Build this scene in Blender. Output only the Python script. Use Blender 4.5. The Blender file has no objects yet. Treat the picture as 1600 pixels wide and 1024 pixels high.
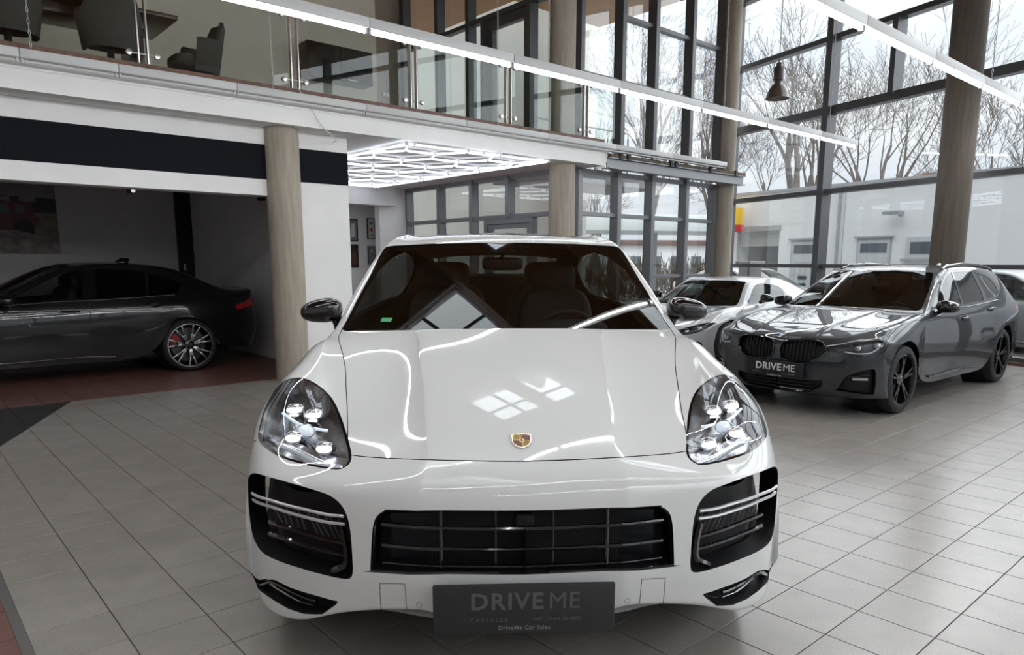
import bpy, bmesh, math, random
import numpy as np
from mathutils import Vector, Matrix, geometry
random.seed(7); RNG = np.random.default_rng(7)
SC = bpy.context.scene; COL = SC.collection
PI = math.pi

# ---------------------------------------------------------------- camera, sky, exposure
EYE = 1.47                                   # eye height above the tiled floor
cam = bpy.data.cameras.new('camera'); camo = bpy.data.objects.new('camera', cam); COL.objects.link(camo)
cam.sensor_fit = 'HORIZONTAL'; cam.sensor_width = 36.0; cam.lens = 36.0 * 1127 / 1600
cam.shift_y = 88 / 1600                      # the photo is cropped from a taller frame
camo.location = (0, 0, EYE); camo.rotation_euler = (PI/2 - math.atan(190/1127), 0, 0)
cam.clip_start = .05; cam.clip_end = 400
SC.camera = camo

W = bpy.data.worlds.new('overcast_sky'); SC.world = W; W.use_nodes = True
wn, wl = W.node_tree.nodes, W.node_tree.links; wn.clear()
def wnode(t, **k):
    n = wn.new(t)
    for a, b in k.items(): setattr(n, a, b)
    return n
wo = wnode('ShaderNodeOutputWorld'); bg = wnode('ShaderNodeBackground'); wl.new(bg.outputs[0], wo.inputs[0])
tc = wnode('ShaderNodeTexCoord'); sep = wnode('ShaderNodeSeparateXYZ'); wl.new(tc.outputs['Generated'], sep.inputs[0])
mp = wnode('ShaderNodeMapping'); mp.inputs['Scale'].default_value = (1.6, 1.6, 5.0); wl.new(tc.outputs['Generated'], mp.inputs[0])
nz = wnode('ShaderNodeTexNoise'); nz.inputs['Scale'].default_value = 2.2; nz.inputs['Detail'].default_value = 5
nz.inputs['Roughness'].default_value = .55; wl.new(mp.outputs[0], nz.inputs['Vector'])
cr = wnode('ShaderNodeValToRGB'); wl.new(nz.outputs['Fac'], cr.inputs[0])
cr.color_ramp.elements[0].position = .36; cr.color_ramp.elements[0].color = (.74, .81, .92, 1)
cr.color_ramp.elements[1].position = .62; cr.color_ramp.elements[1].color = (.90, .925, .97, 1)
ov = wnode('ShaderNodeMapRange'); wl.new(sep.outputs['Z'], ov.inputs[0])   # overcast sky: zenith brighter than horizon
ov.inputs['From Min'].default_value = 0; ov.inputs['From Max'].default_value = 1
ov.inputs['To Min'].default_value = .86; ov.inputs['To Max'].default_value = 2.7
wl.new(cr.outputs[0], bg.inputs['Color']); wl.new(ov.outputs[0], bg.inputs['Strength'])

SC.view_settings.view_transform = 'Standard'; SC.view_settings.look = 'None'
SC.view_settings.exposure = 0.10; SC.view_settings.gamma = 1.0; SC.view_settings.use_curve_mapping = False
SC.cycles.use_denoising = True
SC.cycles.max_bounces = 9; SC.cycles.diffuse_bounces = 4; SC.cycles.glossy_bounces = 4
SC.cycles.transparent_max_bounces = 14; SC.cycles.transmission_bounces = 6
SC.cycles.sample_clamp_indirect = 6.0; SC.cycles.caustics_reflective = False; SC.cycles.caustics_refractive = False

# building frame: u runs along the showroom front, v away from it
ANG = math.radians(48.7)
QU = (math.sin(ANG), math.cos(ANG)); QV = (-QU[1], QU[0])
def B(u, v, z=0.0): return Vector((u*QU[0] + v*QV[0], u*QU[1] + v*QV[1], z))
B_ROT = math.atan2(QU[1], QU[0])
def area(name, loc, size, power, color=(1, 1, 1), rot=(0, 0, 0), spread=PI):
    l = bpy.data.lights.new(name, 'AREA'); l.shape = 'RECTANGLE'; l.size, l.size_y = size; l.energy = power; l.color = color
    l.spread = spread
    o = bpy.data.objects.new(name, l); COL.objects.link(o); o.location = loc; o.rotation_euler = rot
    return o
# hazy sun added behind the cloud cover, to brighten the glass-front side
sun = bpy.data.lights.new('hazy_sun', 'SUN'); sun.energy = 4.6; sun.angle = math.radians(110); sun.color = (.95, .97, 1)
suno = bpy.data.objects.new('hazy_sun', sun); COL.objects.link(suno)
suno.rotation_euler = Vector((.70, .22, .78)).to_track_quat('Z', 'Y').to_euler()

# ---------------------------------------------------------------- materials
MATS = {}
def mat(name, color=(.8, .8, .8), rough=.5, metal=0.0, coat=0.0, spec=.5, noise=0.0, scale=8.0, bump=0.0, emit=None, estr=0.0, stretch=(1, 1, 1), col2=None, alpha=None):
    if name in MATS: return MATS[name]
    m = bpy.data.materials.new(name); m.use_nodes = True; MATS[name] = m
    nt = m.node_tree; b = nt.nodes['Principled BSDF']
    b.inputs['Base Color'].default_value = (*color, 1); b.inputs['Roughness'].default_value = rough
    b.inputs['Metallic'].default_value = metal; b.inputs['Coat Weight'].default_value = coat
    b.inputs['Coat Roughness'].default_value = .02; b.inputs['Specular IOR Level'].default_value = spec
    if emit: b.inputs['Emission Color'].default_value = (*emit, 1); b.inputs['Emission Strength'].default_value = estr
    if noise or bump or col2:
        tc = nt.nodes.new('ShaderNodeTexCoord'); mp = nt.nodes.new('ShaderNodeMapping'); n = nt.nodes.new('ShaderNodeTexNoise')
        mp.inputs['Scale'].default_value = stretch
        n.inputs['Scale'].default_value = scale; n.inputs['Detail'].default_value = 4
        nt.links.new(tc.outputs['Object'], mp.inputs[0]); nt.links.new(mp.outputs[0], n.inputs['Vector'])
        if noise or col2:
            mx = nt.nodes.new('ShaderNodeMix'); mx.data_type = 'RGBA'
            c2 = col2 or tuple(c*(1-noise) for c in color)
            c1 = color if col2 else tuple(min(1, c*(1+noise)) for c in color)
            mx.inputs['A'].default_value = (*c1, 1); mx.inputs['B'].default_value = (*c2, 1)
            r = nt.nodes.new('ShaderNodeMapRange'); r.inputs['From Min'].default_value = .3; r.inputs['From Max'].default_value = .7
            nt.links.new(n.outputs['Fac'], r.inputs[0]); nt.links.new(r.outputs[0], mx.inputs['Factor'])
            nt.links.new(mx.outputs['Result'], b.inputs['Base Color'])
        if bump:
            bp = nt.nodes.new('ShaderNodeBump'); bp.inputs['Strength'].default_value = bump; bp.inputs['Distance'].default_value = .01
            nt.links.new(n.outputs['Fac'], bp.inputs['Height']); nt.links.new(bp.outputs[0], b.inputs['Normal'])
    return m
def glass(name, tint=(.9, .93, .92), rough=0.0, refl=1.0, ior=1.5, haze=None):
    """thin pane: tinted see-through plus a Fresnel mirror"""
    if name in MATS: return MATS[name]
    m = bpy.data.materials.new(name); m.use_nodes = True; MATS[name] = m
    nt = m.node_tree; nt.nodes.clear(); N = nt.nodes.new; Lk = nt.links.new
    out = N('ShaderNodeOutputMaterial'); t = N('ShaderNodeBsdfTransparent'); g = N('ShaderNodeBsdfGlossy'); mx = N('ShaderNodeMixShader')
    fr = N('ShaderNodeFresnel'); fr.inputs['IOR'].default_value = ior
    t.inputs[0].default_value = (*tint, 1); g.inputs['Roughness'].default_value = rough; g.inputs['Color'].default_value = (refl, refl, refl, 1)
    geo = N('ShaderNodeNewGeometry'); ml = N('ShaderNodeMath'); ml.operation = 'MULTIPLY_ADD'  # same Fresnel on both faces
    iv = N('ShaderNodeMix'); iv.data_type = 'FLOAT'; iv.inputs['A'].default_value = ior; iv.inputs['B'].default_value = 1/ior
    Lk(geo.outputs['Backfacing'], iv.inputs['Factor']); Lk(iv.outputs['Result'], fr.inputs['IOR'])
    nt.nodes.remove(ml)
    Lk(fr.outputs[0], mx.inputs[0]); Lk(t.outputs[0], mx.inputs[1]); Lk(g.outputs[0], mx.inputs[2]); Lk(mx.outputs[0], out.inputs[0])
    return m

# ---------------------------------------------------------------- mesh builder
def empty(name, loc=(0, 0, 0), rotz=0.0, label=None, cat=None, group=None, kind=None):
    o = bpy.data.objects.new(name, None); COL.objects.link(o); o.location = loc; o.rotation_euler = (0, 0, rotz)
    o.empty_display_size = .2
    return tag(o, label, cat, group, kind)
def tag(o, label=None, cat=None, group=None, kind=None):
    if label: o['label'] = label
    if cat: o['category'] = cat
    if group: o['group'] = group
    if kind: o['kind'] = kind
    return o
def link(name, me, parent=None, loc=None, rot=None, label=None, kind=None):
    o = bpy.data.objects.new(name, me); COL.objects.link(o)
    if parent: o.parent = parent
    if loc is not None: o.location = loc
    if rot is not None: o.rotation_euler = rot
    if label: o['label'] = label
    if kind: o['kind'] = kind
    return o
def copy_tree(o, parent=None, label=None):
    c = o.copy(); COL.objects.link(c)
    if parent: c.parent = parent
    if label: c['label'] = label
    for ch in list(o.children): copy_tree(ch, c)
    return c

class MB:
    """collects simple solids into one mesh"""
    def __init__(s): s.v, s.f, s.sm = [], [], []
    def add(s, V, F, smooth=False, M=None):
        n = len(s.v)
        s.v += [tuple(M @ Vector(p)) if M else tuple(p) for p in V]
        s.f += [tuple(i+n for i in f) for f in F]; s.sm += [smooth]*len(F); return s
    def box(s, c, d, M=None, bev=0.0):
        x, y, z = (k/2 for k in d); cx, cy, cz = c
        if bev <= 0:
            V = [(cx+a*x, cy+b*y, cz+e*z) for a in (-1, 1) for b in (-1, 1) for e in (-1, 1)]
            return s.add(V, [(0, 1, 3, 2), (4, 6, 7, 5), (0, 4, 5, 1), (2, 3, 7, 6), (0, 2, 6, 4), (1, 5, 7, 3)], False, M)
        b = min(bev, x*.98, y*.98, z*.98)
        bm = bmesh.new(); bmesh.ops.create_cube(bm, size=1)
        for v in bm.verts: v.co = Vector((cx+v.co.x*2*x, cy+v.co.y*2*y, cz+v.co.z*2*z))
        bmesh.ops.bevel(bm, geom=bm.edges[:], offset=b, segments=2, profile=.5, affect='EDGES')
        bm.normal_update(); fl = [max(abs(k) for k in f.normal) < .999 for f in bm.faces]; n = len(s.sm)
        s.bm(bm, True, M); s.sm[n:] = fl; return s
    def bm(s, bm, smooth=True, M=None):
        bm.verts.index_update(); s.add([v.co[:] for v in bm.verts], [[v.index for v in f.verts] for f in bm.faces], smooth, M); bm.free(); return s
    def beam(s, a, b, w, h, up=(0, 0, 1), bev=0):
        a, b = Vector(a), Vector(b); d = (b-a); L = d.length; d.normalize()
        x = d.cross(Vector(up)); x.normalize(); z = x.cross(d)
        M = Matrix((x, d, z)).transposed().to_4x4(); M.translation = (a+b)/2
        return s.box((0, 0, 0), (w, L, h), M, bev)
    def tube(s, pts, r, n=10, caps=True, smooth=True):
        pts = [Vector(p) for p in pts]; rr = r if isinstance(r, (list, tuple)) else [r]*len(pts)
        V, F = [], []; ref = None
        for i, p in enumerate(pts):
            d = (pts[min(i+1, len(pts)-1)] - pts[max(i-1, 0)]).normalized()
            if ref is None: ref = d.orthogonal().normalized()
            x = (ref - d*ref.dot(d))
            x = x.normalized() if x.length > 1e-6 else d.orthogonal().normalized()
            ref = x; y = d.cross(x)
            for k in range(n):
                a = 2*PI*k/n; V.append(p + (x*math.cos(a) + y*math.sin(a))*rr[i])
        for i in range(len(pts)-1):
            for k in range(n): F.append((i*n+k, i*n+(k+1) % n, (i+1)*n+(k+1) % n, (i+1)*n+k))
        s.add(V, F, smooth)
        if caps:
            s.add(V[:n], [tuple(range(n))[::-1]]); s.add(V[-n:], [tuple(range(n))])
        return s
    def lathe(s, prof, n=24, M=None, smooth=True, ax='z'):
        V, F = [], []
        for r, z in prof:
            for k in range(n):
                a = 2*PI*k/n; c, q = r*math.cos(a), r*math.sin(a)
                V.append((c, q, z) if ax == 'z' else ((z, c, q) if ax == 'x' else (q, z, c)))
        for i in range(len(prof)-1):
            for k in range(n): F.append((i*n+k, i*n+(k+1) % n, (i+1)*n+(k+1) % n, (i+1)*n+k))
        return s.add(V, F, smooth, M)
    def prism(s, poly, M=None, h=.01, smooth=False):
        """polygon in xy, extruded 0..h in z"""
        n = len(poly)
        V = [(p[0], p[1], 0) for p in poly] + [(p[0], p[1], h) for p in poly]
        F = [tuple(range(n))[::-1], tuple(range(n, 2*n))] + [(i, (i+1) % n, n+(i+1) % n, n+i) for i in range(n)]
        return s.add(V, F, smooth, M)
    def build(s, name, m, parent=None, loc=None, rot=None, label=None, kind=None):
        me = s.mesh(name, m)
        return link(name, me, parent, loc, rot, label, kind)
    def mesh(s, name, m):
        me = bpy.data.meshes.new(name); me.from_pydata(s.v, [], s.f)
        me.polygons.foreach_set('use_smooth', s.sm)
        bm = bmesh.new(); bm.from_mesh(me); bmesh.ops.recalc_face_normals(bm, faces=bm.faces); bm.to_mesh(bm_me := me); bm.free()
        me.materials.append(m)
        if any(s.sm): me.set_sharp_from_angle(angle=math.radians(38))
        me.update(); return me
def box(name, c, d, m, parent=None, rot=None, label=None, kind=None, bev=0.0):
    return MB().box((0, 0, 0), d, None, bev).build(name, m, parent, c, rot, label, kind)
def ubox(name, u0, u1, v0, v1, z0, z1, m, parent=None, kind=None, label=None, bev=0.0):
    """box aligned with the building"""
    o = MB().box((0, 0, 0), (abs(u1-u0), abs(v1-v0), abs(z1-z0)), None, bev).build(name, m, parent, None, None, label, kind)
    o.location = B((u0+u1)/2, (v0+v1)/2, (z0+z1)/2); o.rotation_euler = (0, 0, B_ROT)
    return o
def text_obj(name, s, size, M, m, parent=None, extr=.0006, bold=0.0, spacing=1.0, align='CENTER', label=None):
    c = bpy.data.curves.new(name, 'FONT'); c.body = s; c.size = size; c.extrude = extr; c.align_x = align; c.align_y = 'CENTER'
    c.offset = bold; c.space_character = spacing; c.resolution_u = 2
    o = bpy.data.objects.new(name, c); COL.objects.link(o)
    me = bpy.data.meshes.new_from_object(o); bpy.data.objects.remove(o); bpy.data.curves.remove(c)
    me.materials.clear(); me.materials.append(m); me.transform(M)
    return link(name, me, parent, label=label)

# ---------------------------------------------------------------- car body surfaces
# A half body is a net of control rows (front lip -> bonnet -> roof -> tail) by columns
# (centre line -> crease -> roof edge -> belt -> sill); a cubic B-spline runs through it.
class Surf:
    def __init__(self, P, relax=3):
        P = np.array(P, float)
        C = P.copy()
        for _ in range(relax):
            C = C + 0.9 * (P - self._knots(C))
            C[:, 0, 0] = 0
        self.C = self._pad(C); self.R, self.K = P.shape[:2]
    def _pad(self, C):
        m = C[:, 1:2].copy(); m[..., 0] *= -1
        C = np.concatenate([m, C, 2 * C[:, -1:] - C[:, -2:-1]], 1)
        return np.concatenate([2 * C[:1] - C[1:2], C, 2 * C[-1:] - C[-2:-1]], 0)
    def _knots(self, C):
        A = self._pad(C)
        B = (A[:-2] + 4 * A[1:-1] + A[2:]) / 6
        return (B[:, :-2] + 4 * B[:, 1:-1] + B[:, 2:]) / 6
    @staticmethod
    def _basis(f):
        return (np.stack([(1-f)**3, 3*f**3-6*f*f+4, -3*f**3+3*f*f+3*f+1, f**3], -1) / 6,
                np.stack([-(1-f)**2/2, (3*f*f-4*f)/2, (-3*f*f+2*f+1)/2, f*f/2], -1))
    def ev(self, s, t):
        s = np.clip(np.asarray(s, float), 0, self.R-1); t = np.clip(np.asarray(t, float), 0, self.K-1)
        i = np.minimum(s.astype(int), self.R-2); j = np.minimum(t.astype(int), self.K-2)
        bs, ds = self._basis(s-i); bt, dt = self._basis(t-j)
        G = self.C[(i[..., None, None] + np.arange(4)[:, None]), (j[..., None, None] + np.arange(4)[None, :])]
        p = np.einsum('...a,...b,...abc->...c', bs, bt, G)
        ps = np.einsum('...a,...b,...abc->...c', ds, bt, G)
        pt = np.einsum('...a,...b,...abc->...c', bs, dt, G)
        return p, ps, pt
    def pn(self, s, t):
        p, ps, pt = self.ev(s, t)
        n = np.cross(pt, ps); n /= np.maximum(np.linalg.norm(n, axis=-1, keepdims=True), 1e-9)
        return p, n

def fullrow(row, crease=None):
    """row = [(y0,z0), c3, c4 ... c8] -> ten points; the two crease columns are interpolated."""
    (y0, z0), c3 = row[0], row[1]
    out = [(0, y0, z0)]
    cx, cd = crease if crease else (c3[0]*.58, 0.0)
    for k, x in enumerate((cx*.5, cx, cx+.05)):
        f = x / c3[0]
        z = z0 + (c3[2]-z0) * f**2.2
        if cd: z = z0 + (c3[2]-z0)*(f**2.2*(1-.5*(f>.0)) + .5*f) if k == 2 else z0 + (c3[2]-z0)*f**2.2*.6
        out.append((x, y0 + (c3[1]-y0)*f**2, z - (cd if k == 2 else 0)))
    return out + list(row[1:])

def smooth_loop(pts, n=4, closed=True):
    """Catmull-Rom through the points; a repeated point is a corner."""
    pts = [np.array(p, float) for p in pts]; N = len(pts); out = []
    def same(a, b): return np.abs(a-b).max() < 1e-9
    rng = range(N) if closed else range(N-1)
    for i in rng:
        a, b = pts[i], pts[(i+1) % N]
        if same(a, b): continue
        p = pts[i-1] if (closed or i > 0) else a; q = pts[(i+2) % N] if (closed or i+2 < N) else b
        ma = (b-p)/2 if not same(p, a) else (b-a); mb = (q-a)/2 if not same(q, b) else (b-a)
        if same(p, a): ma = (b-a)
        if same(q, b): mb = (b-a)
        for k in range(n):
            f = k/n; f2, f3 = f*f, f*f*f
            out.append((2*f3-3*f2+1)*a + (f3-2*f2+f)*ma + (-2*f3+3*f2)*b + (f3-f2)*mb)
    if not closed: out.append(pts[-1])
    return np.array(out)

def inside(poly, X, Y):
    r = np.zeros(X.shape, bool); n = len(poly); j = n-1
    for i in range(n):
        xi, yi = poly[i]; xj, yj = poly[j]
        c = ((yi > Y) != (yj > Y))
        with np.errstate(divide='ignore', invalid='ignore'):
            r ^= c & (X < (xj-xi)*(Y-yi)/((yj-yi) if yj != yi else 1e-12) + xi)
        j = i
    return r

def ribbon(surf, line, w, n=4):
    """closed (s,t) outline of a strip of width w metres along an open (s,t) line"""
    L = smooth_loop(line, n, False)
    p, ps, pt = surf.ev(L[:, 0], L[:, 1])
    d = np.gradient(L, axis=0)
    T = ps*d[:, :1] + pt*d[:, 1:]; T /= np.linalg.norm(T, axis=1, keepdims=True)
    N = np.cross(pt, ps); N /= np.linalg.norm(N, axis=1, keepdims=True)
    S = np.cross(N, T) * (w/2)
    out = []
    for k in range(len(L)):
        A = np.stack([ps[k], pt[k]], 1)
        q = np.linalg.lstsq(A, S[k], rcond=None)[0]
        out.append(q)
    out = np.array(out)
    a, b = L+out, L-out
    lim = lambda v: np.stack([np.clip(v[:, 0], 0, surf.R-1), np.clip(v[:, 1], 0, surf.K-1)], 1)
    return np.concatenate([lim(a), lim(b)[::-1]])

def ring(surf, loop, w):
    """outline grown outward by w metres (for frames around a loop)"""
    L = np.array(loop); p, ps, pt = surf.ev(L[:, 0], L[:, 1])
    d = np.roll(L, -1, 0) - np.roll(L, 1, 0)
    T = ps*d[:, :1] + pt*d[:, 1:]; T /= np.maximum(np.linalg.norm(T, axis=1, keepdims=True), 1e-9)
    N = np.cross(pt, ps); N /= np.linalg.norm(N, axis=1, keepdims=True)
    S = np.cross(T, N)
    ar = 0.5*np.sum(L[:, 0]*np.roll(L[:, 1], -1) - np.roll(L[:, 0], -1)*L[:, 1])
    S *= w * (1 if ar > 0 else -1)
    out = []
    for k in range(len(L)):
        out.append(L[k] + np.linalg.lstsq(np.stack([ps[k], pt[k]], 1), S[k], rcond=None)[0])
    r = np.array(out)
    return np.stack([np.clip(r[:, 0], 0, surf.R-1), np.clip(r[:, 1], 0, surf.K-1)], 1)

# ---------------------------------------------------------------- cutting a body surface into panels
class Body:
    """outlines in surface coordinates split the half body into panels with exact edges"""
    def __init__(s, surf, regions, ds=.25, dt=.25, keep=None):
        s.surf = surf; s.regions = regions                       # [(name, loop)], first hit wins
        gs = np.arange(0, surf.R-1+1e-6, ds); gt = np.arange(0, surf.K-1+1e-6, dt)
        S, T = np.meshgrid(gs, gt, indexing='ij'); G = np.stack([S.ravel(), T.ravel()], 1)
        pts, edges = [], []
        ok = np.ones(len(G), bool)
        bnd = (G[:, 0] < 1e-6) | (G[:, 0] > surf.R-1-1e-6) | (G[:, 1] < 1e-6) | (G[:, 1] > surf.K-1-1e-6)
        for nm, L in regions:
            n0 = len(pts)
            for p in L: pts.append((float(p[0]), float(p[1])))
            k = len(L); edges += [(n0+i, n0+(i+1) % k) for i in range(k)]
            A = np.array(L); Bn = np.roll(A, -1, 0)
            for a, b in zip(A, Bn):
                d = b-a; l2 = max(d@d, 1e-12)
                f = np.clip(((G-a)@d)/l2, 0, 1); q = a + f[:, None]*d
                ok &= (np.hypot(*(G-q).T) > .045) | bnd
        v = [Vector(p) for p in pts] + [Vector(p) for p in G[ok]]
        r = geometry.delaunay_2d_cdt(v, edges, [], 0, 1e-5)
        V = np.array([p[:] for p in r[0]]); F = np.array([f[:] for f in r[2]])
        s.V = V; s.P, s.N = surf.pn(V[:, 0], V[:, 1])
        c = V[F].mean(1); own = np.full(len(F), -1)
        for i, (nm, L) in enumerate(regions):
            hit = inside(np.array(L), c[:, 0], c[:, 1]) & (own < 0); own[hit] = i
        e1 = s.P[F[:, 1]]-s.P[F[:, 0]]; e2 = s.P[F[:, 2]]-s.P[F[:, 0]]
        bad = np.linalg.norm(np.cross(e1, e2), axis=1) < 1e-10
        own[bad] = -99
        fn = np.cross(e1, e2); flip = np.einsum('ij,ij->i', fn, s.N[F].mean(1)) < 0
        F[flip] = F[flip][:, ::-1]
        s.F, s.own, s.c = F, own, c
    def faces(s, names=None, window=None):
        """faces of the named regions (None = bare body), optionally only inside s0,s1,t0,t1"""
        if names is None: m = s.own == -1
        else:
            idx = [i for i, (n, _) in enumerate(s.regions) if n in names]; m = np.isin(s.own, idx)
        if window: m &= (s.c[:, 0] >= window[0]) & (s.c[:, 0] < window[1]) & (s.c[:, 1] >= window[2]) & (s.c[:, 1] < window[3])
        return m
    def smooth_normals(s, use, axis, even=True):
        """even out a panel's curvature: normals of a low polynomial fitted through it"""
        P = s.P[use]; x = P[:, 0]; w = P[:, 1] if axis == 'z' else P[:, 2]; h = P[:, 2] if axis == 'z' else P[:, 1]
        w0, ws = w.mean(), max(np.ptp(w)/2, 1e-6); a = (w-w0)/ws
        E = [(i, j) for i in ((0, 2) if even else (0, 1, 2, 3)) for j in range(4) if not (i > 2 and j > 1) and not (axis == 'y' and (j > 2 or (i and j > 1)))]
        A = np.stack([x**i*a**j for i, j in E], 1); c = np.linalg.lstsq(A, h, rcond=None)[0]
        hx = sum(k*(i*x**(i-1) if i else 0*x)*a**j for k, (i, j) in zip(c, E)); hw = sum(k*x**i*(j*a**(j-1) if j else 0*a) for k, (i, j) in zip(c, E))/ws
        N = np.stack([-hx, -hw, np.ones_like(x)], 1) if axis == 'z' else np.stack([-hx, np.ones_like(x), -hw], 1)
        N /= np.linalg.norm(N, axis=1, keepdims=True)
        return N*np.sign(np.einsum('ij,ij->i', N, s.N[use]))[:, None]
    def gaps(s, root, off=-.004):
        for i, (n, _) in enumerate(s.regions):
            if n == 'gap':
                for sg in (1, -1):
                    if (s.own == i).any(): s.panel('panel_gap', M_GAP, s.own == i, root, (sg,), off)
    def mesh(s, name, m, mask, sides=(1, -1), off=0.0, fit=None):
        PP, NN, FF = [], [], []
        for mk in (mask if isinstance(mask, list) else [mask]):
            F = s.F[mk]; use, inv = np.unique(F, return_inverse=True)
            n0 = sum(len(a) for a in PP)
            N = s.smooth_normals(use, fit, n0 == 0) if fit else s.N[use]
            PP.append(s.P[use] + s.N[use]*off); NN.append(N); FF.append(inv.reshape(-1, 3)+n0)
        P, N, F = np.concatenate(PP), np.concatenate(NN), np.concatenate(FF)
        vv, ff, nn = [], [], []
        for sg in sides:
            k = sum(len(a) for a in vv)
            q = P.copy(); q[:, 0] *= sg; w = N.copy(); w[:, 0] *= sg
            vv.append(q); nn.append(w); ff.append((F if sg > 0 else F[:, ::-1]) + k)
        V = np.concatenate(vv); Fa = np.concatenate(ff); Nn = np.concatenate(nn)
        me = bpy.data.meshes.new(name); me.from_pydata(V.tolist(), [], Fa.tolist())
        me.polygons.foreach_set('use_smooth', [True]*len(Fa))
        me.normals_split_custom_set_from_vertices(Nn.tolist())
        me.materials.append(m); me.update(); return me
    def panel(s, name, m, mask, parent, sides=(1, -1), off=0.0, label=None, fit=None):
        return link(name, s.mesh(name, m, mask, sides, off, fit), parent, label=label)
    def skirt(s, name, loop, depth, m, parent, sides=(1, -1), back=0.0, closed=True, cap=False, start=0.0, label=None):
        """wall that runs inwards along an outline: depth along the normal, back straight to the rear"""
        L = np.array(loop); p, n = s.surf.pn(L[:, 0], L[:, 1])
        o = p + n*start; q = p - n*depth + np.array([0, back, 0]); k = len(L)
        V, F = [], []
        for sg in sides:
            b0 = len(V); fl = np.array([sg, 1, 1])
            V += (o*fl).tolist() + (q*fl).tolist()
            for i in range(k if closed else k-1):
                j = (i+1) % k; f = (b0+i, b0+j, b0+k+j, b0+k+i); F.append(f if sg > 0 else f[::-1])
        mb = MB(); mb.add(V, F, True); return mb.build(name, m, parent, label=label)
    def pt(s, st, off=0.0, sg=1):
        p, n = s.surf.pn(st[0], st[1]); p = p + n*off; n = n.copy()
        return Vector((p[0]*sg, p[1], p[2])), Vector((n[0]*sg, n[1], n[2]))
    def strip(s, line, off, r, sg=1, n=6, mb=None, sm=4, flat=None):
        """rod that follows a line on the surface"""
        L = smooth_loop(line, sm, False)
        pts = [s.pt(x, off, sg)[0] for x in L]
        mb = mb or MB(); return mb.tube(pts, r, n)

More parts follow.
